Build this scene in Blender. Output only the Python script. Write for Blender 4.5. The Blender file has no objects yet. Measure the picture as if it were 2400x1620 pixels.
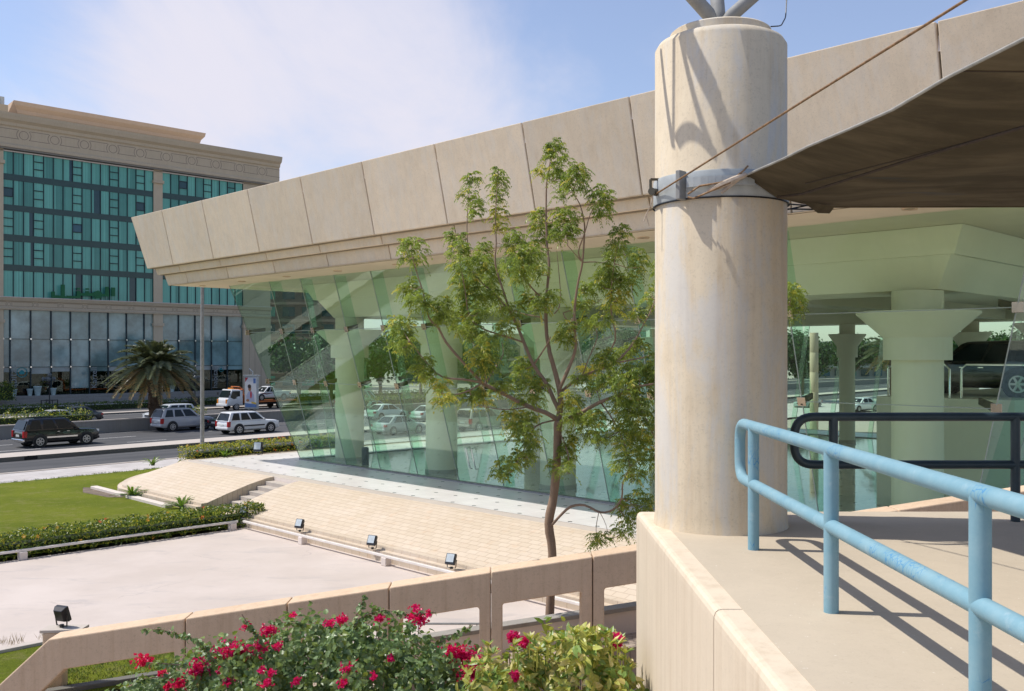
import bpy, math, random
from mathutils import Vector, Matrix
R = random.Random(11)
SC = bpy.context.scene
COL = SC.collection
F, CX, CY, H = 2250.0, 1200.0, 832.0, 6.2          # focal length in photo pixels, horizon, eye height
V = Vector

def at(u, v, Y):
    return V(((u - CX) / F * Y, Y, H + (CY - v) / F * Y))
def atz(u, v, z):
    return at(u, v, (H - z) * F / (v - CY))
E1 = V((-.7015, .7126, 0)); E2 = V((.7126, .7015, 0))   # pavilion axes
def E(a, b, z=0.0):
    return E1 * a + E2 * b + V((0, 0, z))
RD = V((.65, .76, 0)); RN = V((-.76, .65, 0))           # road axes
def RP(s, c, z=0.0):
    return RD * s + RN * c + V((0, 0, z))

# ------------------------------------------------------------------ materials
def newmat(name):
    m = bpy.data.materials.new(name); m.use_nodes = True
    nt = m.node_tree; nt.nodes.clear()
    return m, nt
class NT:
    def __init__(s, nt): s.nt = nt
    def n(s, t, **k):
        x = s.nt.nodes.new(t)
        for a, b in k.items(): setattr(x, a, b)
        return x
    def l(s, a, b): s.nt.links.new(a, b)
    def pos(s): return s.n('ShaderNodeNewGeometry').outputs['Position']
    def objc(s): return s.n('ShaderNodeTexCoord').outputs['Object']
    def mapping(s, vec, scale=(1, 1, 1), rot=(0, 0, 0)):
        m = s.n('ShaderNodeMapping'); m.inputs['Scale'].default_value = scale; m.inputs['Rotation'].default_value = rot
        s.l(vec, m.inputs['Vector']); return m.outputs[0]
    def noise(s, vec, scale, detail=4, rough=.6, dist=0):
        x = s.n('ShaderNodeTexNoise'); x.inputs['Scale'].default_value = scale; x.inputs['Detail'].default_value = detail
        x.inputs['Roughness'].default_value = rough; x.inputs['Distortion'].default_value = dist
        s.l(vec, x.inputs['Vector']); return x.outputs['Fac']
    def ramp(s, fac, a, b, ca=0.0, cb=1.0):
        x = s.n('ShaderNodeMapRange'); x.interpolation_type = 'SMOOTHSTEP'
        for i, v in zip((1, 2, 3, 4), (a, b, ca, cb)): x.inputs[i].default_value = v
        s.l(fac, x.inputs[0]); return x.outputs[0]
    def math(s, op, a, b=None):
        x = s.n('ShaderNodeMath', operation=op)
        for i, v in enumerate((a, b)):
            if v is None: continue
            if isinstance(v, (int, float)): x.inputs[i].default_value = v
            else: s.l(v, x.inputs[i])
        return x.outputs[0]
    def mix(s, fac, a, b, mode='MIX'):
        x = s.n('ShaderNodeMix', data_type='RGBA', blend_type=mode)
        def put(v, i):
            if isinstance(v, (int, float)): x.inputs[i].default_value = v
            elif isinstance(v, tuple): x.inputs[i].default_value = (*v[:3], 1)
            else: s.l(v, x.inputs[i])
        put(fac, 0); put(a, 6); put(b, 7); return x.outputs[2]
    def dot(s, vec, d):
        x = s.n('ShaderNodeVectorMath', operation='DOT_PRODUCT'); s.l(vec, x.inputs[0]); x.inputs[1].default_value = d
        return x.outputs['Value']
    def bump(s, h, strength=.3, dist=.01):
        x = s.n('ShaderNodeBump'); x.inputs['Strength'].default_value = strength; x.inputs['Distance'].default_value = dist
        s.l(h, x.inputs['Height']); return x.outputs[0]
    def out(s, sh):
        o = s.n('ShaderNodeOutputMaterial'); s.l(sh, o.inputs['Surface'])
    def princ(s, col, rough=.6, normal=None, metal=0.0, spec=.5):
        p = s.n('ShaderNodeBsdfPrincipled')
        for k, v in (('Base Color', col), ('Roughness', rough), ('Metallic', metal), ('Specular IOR Level', spec)):
            if isinstance(v, tuple): p.inputs[k].default_value = (*v[:3], 1)
            elif isinstance(v, (int, float)): p.inputs[k].default_value = v
            else: s.l(v, p.inputs[k])
        if normal is not None: s.l(normal, p.inputs['Normal'])
        return p.outputs[0]

def plain(name, col, rough=.5, metal=0.0, var=.12, scale=3.0, obj=True, spec=.5):
    m, nt = newmat(name); g = NT(nt)
    c = g.objc() if obj else g.pos()
    f = g.noise(c, scale, 5)
    k = tuple(x * (1 - var) for x in col); k2 = tuple(min(1, x * (1 + var)) for x in col)
    g.out(g.princ(g.mix(g.ramp(f, .3, .7), k, k2), rough, None, metal, spec)); return m

def concrete(name, col, streak=.35, blot=.25, speck=.25, rough=.85, bump=.25, tint=(.60, .5, .39), spots=.0, grey=.0):
    m, nt = newmat(name); g = NT(nt); p = g.pos()
    big = g.ramp(g.noise(p, .55, 6, .65), .3, .72)
    med = g.ramp(g.noise(p, 3.1, 6, .7), .35, .7)
    st = g.ramp(g.noise(g.mapping(p, (5, 5, .22)), 1.6, 5, .65), .42, .78)
    fine = g.math('ADD', g.math('MULTIPLY', g.noise(p, 55, 3, .75), .5), g.math('MULTIPLY', g.noise(p, 19, 4, .8), .5))
    dark = tuple(x * y for x, y in zip(col, tint))
    c1 = g.mix(g.math('MULTIPLY', big, blot), col, tuple(x * .72 for x in col))
    c2 = g.mix(g.math('MULTIPLY', st, streak), c1, dark)
    c3 = g.mix(g.math('MULTIPLY', med, blot * .6), c2, tuple(min(1, x * 1.18) for x in col))
    c4 = g.mix(g.math('MULTIPLY', g.ramp(fine, .50, .64), speck), c3, tuple(x * .55 for x in col))
    oi = g.n('ShaderNodeObjectInfo').outputs['Random']
    cmv = g.n('ShaderNodeCombineColor'); rv_ = g.ramp(oi, 0, 1, .93, 1.05)
    for i_ in range(3): g.l(rv_, cmv.inputs[i_])
    c4 = g.mix(1.0, c4, cmv.outputs[0], 'MULTIPLY')
    if grey:
        gf = g.math('MULTIPLY', g.ramp(g.noise(g.mapping(p, (2.2, 2.2, .5)), 1.1, 6, .7, .5), .45, .62), grey)
        c4 = g.mix(gf, c4, tuple((sum(col) / 3) * y for y in (1.02, 1.02, 1.0)))
        c4 = g.mix(g.math('MULTIPLY', g.ramp(g.noise(g.mapping(p, (9, 9, .8)), 1.3, 6, .7), .62, .78), grey * .8), c4, tuple(x * .48 for x in col))
    if spots:
        c4 = g.mix(g.math('MULTIPLY', g.ramp(g.noise(g.mapping(p, (1, 2, 1)), 13, 4, .7), .69, .72), spots), c4, (.27, .20, .13))
        c4 = g.mix(g.math('MULTIPLY', g.ramp(g.noise(p, 34, 3, .6), .70, .73), spots), c4, (.78, .74, .68))
    n = g.bump(fine, bump, .006)
    g.out(g.princ(c4, rough, n, 0, .3)); return m

def leafmat(name, col, trans=.35, var=.35):
    m, nt = newmat(name); g = NT(nt); p = g.pos()
    f = g.ramp(g.noise(p, 2.2, 4), .3, .7)
    f2 = g.ramp(g.noise(p, 40, 2), .3, .7)
    c = g.mix(f, tuple(x * (1 - var) for x in col), tuple(x * (1 + var) for x in col))
    c = g.mix(g.math('MULTIPLY', f2, .5), c, tuple(x * y for x, y in zip(col, (1.5, 1.25, .8))))
    d = g.princ(c, .38, None, 0, .5)
    t = g.n('ShaderNodeBsdfTranslucent'); g.l(g.mix(.5, c, tuple(x * y for x, y in zip(col, (1.6, 1.5, .5)))), t.inputs[0])
    mx = g.n('ShaderNodeMixShader'); mx.inputs[0].default_value = trans
    g.l(d, mx.inputs[1]); g.l(t.outputs[0], mx.inputs[2]); g.out(mx.outputs[0]); return m

def glassmat(name, tint, refl=1.0, rough=0.0, bend=.0):
    m, nt = newmat(name); g = NT(nt)
    tr = g.n('ShaderNodeBsdfTransparent'); tr.inputs[0].default_value = (*tint, 1)
    gl = g.n('ShaderNodeBsdfGlossy'); gl.inputs['Roughness'].default_value = rough; gl.inputs[0].default_value = (.9, 1, .95, 1)
    fr = g.n('ShaderNodeFresnel'); fr.inputs[0].default_value = 1.5
    if bend:
        nb = g.bump(g.noise(g.pos(), .7, 2), bend, .05); g.l(nb, gl.inputs['Normal'])
    mx = g.n('ShaderNodeMixShader'); g.l(g.math('MULTIPLY', fr.outputs[0], refl), mx.inputs[0])
    g.l(tr.outputs[0], mx.inputs[1]); g.l(gl.outputs[0], mx.inputs[2]); g.out(mx.outputs[0]); return m

M = {}
M['fascia'] = concrete('precast_fascia', (.745, .62, .465), .20, .40, .42, grey=.2)
M['column'] = concrete('column_concrete', (.66, .555, .40), .50, .45, .34, grey=.55, spots=.25)
M['platform'] = concrete('platform_concrete', (.555, .465, .345), .0, .35, .15, spots=.6)
M['platwall'] = concrete('platform_wall', (.73, .61, .455), .35, .2, .15, spots=.2)
M['baluster'] = concrete('balustrade_concrete', (.68, .50, .34), .35, .35, .42, spots=.25)
M['kerb'] = concrete('kerb_stone', (.50, .44, .38), .1, .4, .2)
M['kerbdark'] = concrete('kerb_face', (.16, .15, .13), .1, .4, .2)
M['inner'] = concrete('painted_concrete', (.76, .70, .56), .05, .1, .02, bump=.05)
M['barrier'] = concrete('barrier_concrete', (.30, .28, .25), .4, .4, .2)
M['office'] = concrete('office_stone', (.57, .465, .325), .2, .25, .1)
M['peach'] = concrete('peach_render', (.66, .50, .36), .15, .2, .05)
M['soffit'] = plain('soffit_paint', (.70, .58, .43), .7, obj=False, scale=.5, var=.06)
M['whitestone'] = concrete('white_stone', (.72, .63, .56), .05, .15, .08)
M['steel'] = plain('grey_steel', (.27, .265, .25), .7, 0, .15, 6, False)
M['galv'] = plain('galvanised_band', (.40, .42, .41), .55, .1, .15, 4, False)
M['dark_metal'] = plain('dark_metal', (.035, .035, .037), .4, .5)
M['bronze'] = plain('clamp_metal', (.42, .36, .28), .25, .8, .1)
M['bracket'] = plain('bracket_metal', (.10, .085, .06), .4, .6, .1)
M['black'] = plain('black_rubber', (.012, .012, .012), .75, 0, .2)
M['chrome'] = plain('chrome', (.75, .76, .78), .15, 1, .03)
M['whiterail'] = plain('white_rail', (.74, .68, .62), .5, 0, .08, 2, False)
M['bark'] = concrete('bark', (.33, .225, .155), .5, .5, .4, .9, .8)
M['palmbark'] = concrete('palm_bark', (.11, .075, .05), .5, .5, .5, .95, .9)
M['twig'] = plain('twig', (.29, .19, .13), .7, 0, .2, 5, False)
M['neem1'] = leafmat('neem_leaf', (.27, .35, .075), .48)
M['neem2'] = leafmat('neem_leaf_dark', (.17, .245, .058), .48)
M['neem3'] = leafmat('neem_leaf_young', (.50, .48, .10), .48)
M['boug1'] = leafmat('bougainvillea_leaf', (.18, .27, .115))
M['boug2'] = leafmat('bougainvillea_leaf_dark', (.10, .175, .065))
M['boug3'] = leafmat('bougainvillea_leaf_young', (.18, .25, .06))
M['bract1'] = leafmat('bract_magenta', (.58, .010, .17), .4, .3)
M['bract2'] = leafmat('bract_red', (.64, .014, .12), .4, .3)
M['yel1'] = leafmat('variegated_leaf', (.36, .39, .09))
M['yel2'] = leafmat('variegated_leaf_green', (.17, .27, .06))
M['yel3'] = leafmat('variegated_leaf_cream', (.56, .52, .24))
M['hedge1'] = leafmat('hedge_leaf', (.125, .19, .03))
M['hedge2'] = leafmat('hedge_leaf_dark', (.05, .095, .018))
M['hedge3'] = leafmat('hedge_leaf_young', (.38, .38, .05))
M['flor'] = leafmat('ixora_flower', (.60, .12, .03), .3, .2)
M['flor2'] = leafmat('ixora_flower_yellow', (.60, .36, .06), .3, .2)
M['palm1'] = leafmat('palm_leaf', (.125, .15, .08), .25)
M['palm2'] = leafmat('palm_leaf_dry', (.26, .19, .09), .2)
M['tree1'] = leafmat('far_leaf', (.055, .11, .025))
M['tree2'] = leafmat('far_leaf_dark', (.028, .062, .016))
M['glass'] = glassmat('green_glass', (.895, .966, .912), .16, 0, .04)
M['fin'] = glassmat('green_glass_fin', (.82, .935, .875), .12, 0, 0)
M['carglass'] = plain('car_glass', (.012, .017, .018), .08, 0, .05, spec=.32)
M['rail_blue'] = None

def mk_special():
    # chipped blue paint
    m, nt = newmat('blue_paint'); g = NT(nt); p = g.pos()
    a = g.ramp(g.noise(g.mapping(p, (1, 1, 1)), 4, 6, .7), .35, .7)
    vor = g.n('ShaderNodeTexVoronoi', feature='DISTANCE_TO_EDGE'); vor.inputs['Scale'].default_value = 34
    g.l(g.mapping(p, (1, 1, .45)), vor.inputs['Vector'])
    crack = g.math('MULTIPLY', g.ramp(vor.outputs['Distance'], 0.0, .07, 1, 0), g.ramp(g.noise(p, 2.3, 3), .55, .62))
    c = g.mix(a, (.185, .335, .395), (.235, .38, .43))
    c = g.mix(crack, c, (.05, .22, .42))
    c = g.mix(g.ramp(g.noise(p, 26, 5, .7), .68, .74), c, (.34, .30, .25))
    c = g.mix(g.math('MULTIPLY', g.ramp(g.noise(p, 9, 5, .7), .56, .75), .3), c, (.45, .53, .55))
    g.out(g.princ(c, .55, g.bump(g.noise(p, 60, 3), .08, .004), 0, .25)); M['rail_blue'] = m
    m, nt = newmat('shaded_blue_paint'); g = NT(nt); p = g.pos()  # rear railing: shade of column and sail put into a darker blue
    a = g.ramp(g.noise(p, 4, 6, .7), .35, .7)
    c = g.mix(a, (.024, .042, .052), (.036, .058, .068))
    g.out(g.princ(c, .45)); M['rail_shaded'] = m
    # terrace tiles with black diamonds
    m, nt = newmat('terrace_tiles'); g = NT(nt); p = g.pos()
    a = g.dot(p, tuple(E1)); b = g.dot(p, tuple(E2))
    da = g.math('PINGPONG', a, .525); db = g.math('PINGPONG', b, .525)
    dia = g.math('LESS_THAN', g.math('ADD', da, db), .088)
    line = g.math('LESS_THAN', g.math('MINIMUM', da, db), .006)
    c = g.mix(g.ramp(g.noise(p, 1.2, 5), .3, .7), (.70, .655, .62), (.78, .735, .70))
    c = g.mix(g.math('MULTIPLY', line, .45), c, (.35, .33, .31))
    c = g.mix(dia, c, (.035, .032, .03))
    g.out(g.princ(c, .30, None, 0, .4)); M['tiles'] = m
    m2 = m.copy(); m2.name = 'polished_tiles'
    for nd in m2.node_tree.nodes:
        if nd.type == 'BSDF_PRINCIPLED': nd.inputs['Roughness'].default_value = .05; nd.inputs['Specular IOR Level'].default_value = .9
    M['polished'] = m2
    # stone courses of the embankment
    m, nt = newmat('embankment_stone'); g = NT(nt); p = g.pos()
    cmb = g.n('ShaderNodeCombineXYZ'); g.l(g.dot(p, tuple(E1)), cmb.inputs[0])
    g.l(g.math('MULTIPLY', g.dot(p, tuple(E2)), 1.0), cmb.inputs[1])
    br = g.n('ShaderNodeTexBrick'); br.offset = .5
    for k, v in (('Scale', 1.0), ('Mortar Size', .008), ('Mortar Smooth', .3), ('Brick Width', .40), ('Row Height', .21), ('Bias', 0.0)):
        br.inputs[k].default_value = v
    br.inputs['Color1'].default_value = (.555, .455, .34, 1); br.inputs['Color2'].default_value = (.595, .495, .38, 1)
    br.inputs['Mortar'].default_value = (.42, .32, .225, 1); g.l(cmb.outputs[0], br.inputs['Vector'])
    c = g.mix(g.math('MULTIPLY', g.ramp(g.noise(p, .5, 6), .4, .75), .35), br.outputs['Color'], (.68, .58, .49))
    c = g.mix(g.math('MULTIPLY', g.ramp(g.noise(p, 2.2, 5), .55, .75), .35), c, (.55, .36, .22))
    g.out(g.princ(c, .8, g.bump(g.math('SUBTRACT', 1.0, br.outputs['Fac']), .6, .02), 0, .3)); M['embank'] = m
    # plaza
    m, nt = newmat('plaza_concrete'); g = NT(nt); p = g.pos()
    c = g.mix(g.ramp(g.noise(p, .35, 6, .65), .3, .75), (.515, .44, .385), (.59, .51, .455))
    c = g.mix(g.math('MULTIPLY', g.ramp(g.noise(g.mapping(p, (.6, 1.6, 1)), .9, 6, .7, .6), .52, .72), .55), c, (.40, .36, .34))
    vor = g.n('ShaderNodeTexVoronoi', feature='DISTANCE_TO_EDGE'); vor.inputs['Scale'].default_value = .16
    wob = g.n('ShaderNodeVectorMath', operation='ADD'); g.l(p, wob.inputs[0])
    nz = g.n('ShaderNodeTexNoise'); nz.inputs['Scale'].default_value = 1.3; nz.inputs['Detail'].default_value = 6; g.l(p, nz.inputs['Vector'])
    g.l(nz.outputs['Color'], wob.inputs[1]); g.l(wob.outputs[0], vor.inputs['Vector'])
    cr = g.math('MULTIPLY', g.ramp(vor.outputs['Distance'], 0, .006, 1, 0), g.ramp(g.noise(p, .3, 2), .5, .6))
    c = g.mix(g.math('MULTIPLY', cr, .55), c, (.36, .31, .28))
    c = g.mix(g.math('MULTIPLY', g.ramp(g.noise(p, 9, 4), .66, .74), .3), c, (.42, .36, .32))
    g.out(g.princ(c, .8, None, 0, .3)); M['plaza'] = m
    # grass
    m, nt = newmat('grass'); g = NT(nt); p = g.pos()
    f = g.ramp(g.noise(p, .4, 6, .6), .36, .64); f2 = g.ramp(g.noise(p, 14, 6, .85), .35, .7); f3 = g.noise(p, 70, 2, .8)
    c = g.mix(f, (.205, .255, .018), (.275, .315, .026))
    c = g.mix(g.math('MULTIPLY', f2, .6), c, (.125, .165, .012))
    c = g.mix(g.math('MULTIPLY', g.ramp(g.noise(p, 1.7, 5, .7), .50, .66), .55), c, (.33, .31, .10))
    hh = g.math('ADD', f2, f3)
    g.out(g.princ(c, .9, g.bump(hh, .9, .05), 0, .15)); M['grass'] = m
    # asphalt: lanes worn along the road
    m, nt = newmat('asphalt'); g = NT(nt); p = g.pos()
    cm = g.n('ShaderNodeCombineXYZ'); g.l(g.math('MULTIPLY', g.dot(p, tuple(RD)), .03), cm.inputs[0]); g.l(g.dot(p, tuple(RN)), cm.inputs[1])
    st = g.ramp(g.noise(cm.outputs[0], .9, 4, .6), .35, .7)
    c = g.mix(st, (.060, .060, .062), (.105, .102, .10))
    c = g.mix(g.math('MULTIPLY', g.ramp(g.noise(p, .3, 5), .5, .7), .4), c, (.05, .05, .052))
    g.out(g.princ(c, .8, g.bump(g.noise(p, 60, 2), .2, .01), 0, .3)); M['asphalt'] = m
    # pavers
    def pav(name, c1, c2, mo, w, h, ax, ay):
        m, nt = newmat(name); g = NT(nt); p = g.pos()
        cm = g.n('ShaderNodeCombineXYZ'); g.l(g.dot(p, tuple(ax)), cm.inputs[0]); g.l(g.dot(p, tuple(ay)), cm.inputs[1])
        br = g.n('ShaderNodeTexBrick')
        for k, v in (('Scale', 1.0), ('Mortar Size', .012), ('Brick Width', w), ('Row Height', h)): br.inputs[k].default_value = v
        br.inputs['Color1'].default_value = (*c1, 1); br.inputs['Color2'].default_value = (*c2, 1); br.inputs['Mortar'].default_value = (*mo, 1)
        g.l(cm.outputs[0], br.inputs['Vector'])
        c = g.mix(g.math('MULTIPLY', g.ramp(g.noise(p, .6, 5), .4, .7), .5), br.outputs['Color'], tuple(x * .7 for x in c1))
        g.out(g.princ(c, .85, None, 0, .3)); return m
    M['sidewalk'] = pav('sidewalk_pavers', (.48, .44, .41), (.54, .50, .47), (.33, .30, .28), .9, .6, RD, RN)
    M['pavers'] = pav('walkway_pavers', (.38, .30, .24), (.44, .36, .29), (.2, .16, .13), .22, .11, (1, 0, 0), (0, 1, 0))
    m, nt = newmat('sand_ground'); g = NT(nt); p = g.pos()
    c = g.mix(g.ramp(g.noise(p, .05, 6), .3, .7), (.34, .29, .24), (.42, .37, .31))
    g.out(g.princ(c, .9, None, 0, .2)); M['sand'] = m
    # canvas
    m, nt = newmat('shade_canvas'); g = NT(nt); p = g.pos()
    f = g.ramp(g.noise(g.mapping(p, (.8, 2.2, 1)), 1.1, 6, .65, .4), .35, .7)
    c = g.mix(f, (.10, .083, .055), (.185, .152, .10))
    c = g.mix(g.math('MULTIPLY', g.ramp(g.noise(g.mapping(p, (.5, 2.0, 1)), .9, 3), .64, .72), .5), c, (.06, .10, .14))
    d = g.princ(c, .85, g.bump(g.noise(p, 1.5, 4), .35, .08), 0, .15)
    t = g.n('ShaderNodeBsdfTranslucent'); g.l(c, t.inputs[0])
    mx = g.n('ShaderNodeMixShader'); mx.inputs[0].default_value = .22
    g.l(d, mx.inputs[1]); g.l(t.outputs[0], mx.inputs[2]); g.out(mx.outputs[0]); M['canvas'] = m
mk_special()

# ------------------------------------------------------------------ mesh builder
class MB:
    def __init__(s): s.v = []; s.f = []; s.mi = []
    def face(s, pts, mi=0):
        k = len(s.v); s.v += [V(p) for p in pts]; s.f.append(tuple(range(k, k + len(pts)))); s.mi.append(mi); return s
    def raw(s, vs, fs, mi=0):
        k = len(s.v); s.v += [V(p) for p in vs]
        for f in fs: s.f.append(tuple(i + k for i in f)); s.mi.append(mi)
        return s
    def hexa(s, p, mi=0):                      # 8 points: bottom 4 ccw, top 4 ccw
        return s.raw(p, [(3, 2, 1, 0), (4, 5, 6, 7), (0, 1, 5, 4), (1, 2, 6, 5), (2, 3, 7, 6), (3, 0, 4, 7)], mi)
    def box(s, c, size, ax=(1, 0, 0), ay=(0, 1, 0), az=(0, 0, 1), mi=0):
        c = V(c); ax = V(ax) * size[0] / 2; ay = V(ay) * size[1] / 2; az = V(az) * size[2] / 2
        P = [c + ax * i + ay * j + az * k for k in (-1, 1) for (i, j) in ((-1, -1), (1, -1), (1, 1), (-1, 1))]
        return s.hexa(P, mi)
    def prism(s, poly, vec, mi=0):
        n = len(poly); vec = V(vec); P = [V(p) for p in poly]
        nrm = V((0, 0, 0))
        for i in range(n): nrm += P[i].cross(P[(i + 1) % n])
        if nrm.dot(vec) > 0: P.reverse()
        s.raw(P + [p + vec for p in P], [tuple(range(n)), tuple(range(2 * n - 1, n - 1, -1))] +
              [(i + n, (i + 1) % n + n, (i + 1) % n, i) for i in range(n)], mi)
        return s
    def tube(s, pts, rad, n=8, mi=0, closed=False):
        pts = [V(p) for p in pts]; m = len(pts)
        if isinstance(rad, (int, float)): rad = [rad] * m
        up = None; vs = []
        for i, p in enumerate(pts):
            if closed: d = pts[(i + 1) % m] - pts[i - 1]
            else: d = pts[min(i + 1, m - 1)] - pts[max(i - 1, 0)]
            d.normalize()
            if up is None:
                up = V((0, 0, 1)) if abs(d.z) < .9 else V((1, 0, 0))
            x = d.cross(up)
            if x.length < 1e-4: x = d.orthogonal()
            x.normalize(); up = x.cross(d).normalized()
            for k in range(n):
                a = 2 * math.pi * k / n
                vs.append(p + (x * math.cos(a) + up * math.sin(a)) * rad[i])
        fs = []
        for i in range(m if closed else m - 1):
            j = (i + 1) % m
            for k in range(n):
                fs.append((i * n + k, i * n + (k + 1) % n, j * n + (k + 1) % n, j * n + k))
        if not closed:
            fs.append(tuple(range(n - 1, -1, -1))); fs.append(tuple(range((m - 1) * n, m * n)))
        return s.raw(vs, fs, mi)
    def lathe(s, prof, c, n=32, mi=0, cap=True):
        c = V(c); vs = []; m = len(prof)
        for r, z in prof:
            for k in range(n):
                a = 2 * math.pi * k / n; vs.append(c + V((r * math.cos(a), r * math.sin(a), z)))
        fs = [(i * n + k, i * n + (k + 1) % n, (i + 1) * n + (k + 1) % n, (i + 1) * n + k) for i in range(m - 1) for k in range(n)]
        if cap: fs += [tuple(range(n - 1, -1, -1)), tuple(range((m - 1) * n, m * n))]
        return s.raw(vs, fs, mi)
    def loft(s, rings, mi=0, cap=True):
        n = len(rings[0]); vs = [p for r in rings for p in r]
        fs = [(i * n + k, i * n + (k + 1) % n, (i + 1) * n + (k + 1) % n, (i + 1) * n + k) for i in range(len(rings) - 1) for k in range(n)]
        if cap: fs += [tuple(range(n - 1, -1, -1)), tuple(range((len(rings) - 1) * n, len(rings) * n))]
        return s.raw(vs, fs, mi)
    def leaf(s, p, d, nrm, L, W, mi=0, fold=.25, droop=.0):
        d = d.normalized(); sd = d.cross(nrm)
        if sd.length < 1e-4: sd = d.orthogonal()
        sd.normalize(); up = sd.cross(d)
        k = len(s.v)
        q = p + d * L * .45
        s.v += [p, q + sd * W * .5 + up * W * fold, p + d * L - up * L * droop, q - sd * W * .5 + up * W * fold]
        s.f += [(k, k + 1, k + 2), (k, k + 2, k + 3)]; s.mi += [mi, mi]
    def leaf6(s, p, d, nrm, L, W, mi=0, fold=.2, droop=.15):
        d = d.normalized(); sd = d.cross(nrm)
        if sd.length < 1e-4: sd = d.orthogonal()
        sd.normalize(); up = sd.cross(d); k = len(s.v)
        a, b = p + d * L * .22, p + d * L * .62
        s.v += [p, a + sd * W * .46 + up * W * fold, b + sd * W * .42 + up * W * fold * .8 - up * L * droop * .3, p + d * L - up * L * droop,
                b - sd * W * .42 + up * W * fold * .8 - up * L * droop * .3, a - sd * W * .46 + up * W * fold, a, b - up * L * droop * .3]
        s.f += [(k, k + 1, k + 6), (k + 1, k + 2, k + 7, k + 6), (k + 2, k + 3, k + 7), (k, k + 6, k + 5), (k + 6, k + 7, k + 4, k + 5), (k + 7, k + 3, k + 4)]; s.mi += [mi] * 6
    def build(s, name, mats, parent=None, smooth=False, bevel=0.0, origin=None):
        if not isinstance(mats, (list, tuple)): mats = [mats]
        if parent is not None:
            o = V((0, 0, 0)); q = parent
            while q is not None: o += q.location; q = q.parent
        elif origin is not None: o = V(origin)
        else:
            xs = [p.x for p in s.v]; ys = [p.y for p in s.v]; zs = [p.z for p in s.v]
            o = V(((min(xs) + max(xs)) / 2, (min(ys) + max(ys)) / 2, min(zs)))
        me = bpy.data.meshes.new(name)
        me.from_pydata([p - o for p in s.v], [], s.f)
        for m in mats: me.materials.append(m)
        if len(mats) > 1: me.polygons.foreach_set('material_index', s.mi)
        me.update()
        if smooth:
            me.polygons.foreach_set('use_smooth', [True] * len(me.polygons))
            if smooth is True: me.set_sharp_from_angle(angle=math.radians(38))
        ob = bpy.data.objects.new(name, me); COL.objects.link(ob)
        if parent is not None: ob.parent = parent
        else: ob.location = o
        if bevel:
            b = ob.modifiers.new('bevel', 'BEVEL'); b.width = bevel; b.segments = 2; b.limit_method = 'ANGLE'; b.angle_limit = math.radians(40)
        return ob

def tag(o, label, cat, group=None):
    o['label'] = label; o['category'] = cat
    if group: o['group'] = group
    return o
def thing(name, label, cat, loc, group=None):
    o = bpy.data.objects.new(name, None); o.empty_display_size = .3; COL.objects.link(o); o.location = V(loc)
    return tag(o, label, cat, group)
def struct(o, kind='structure'):
    o['kind'] = kind; return o
def copy_tree(o, parent=None):
    c = o.copy(); COL.objects.link(c)
    if parent is not None: c.parent = parent
    for ch in o.children: copy_tree(ch, c)
    return c
def rv():
    while True:
        v = V((R.uniform(-1, 1), R.uniform(-1, 1), R.uniform(-1, 1)))
        if .05 < v.length < 1: return v.normalized()
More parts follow.
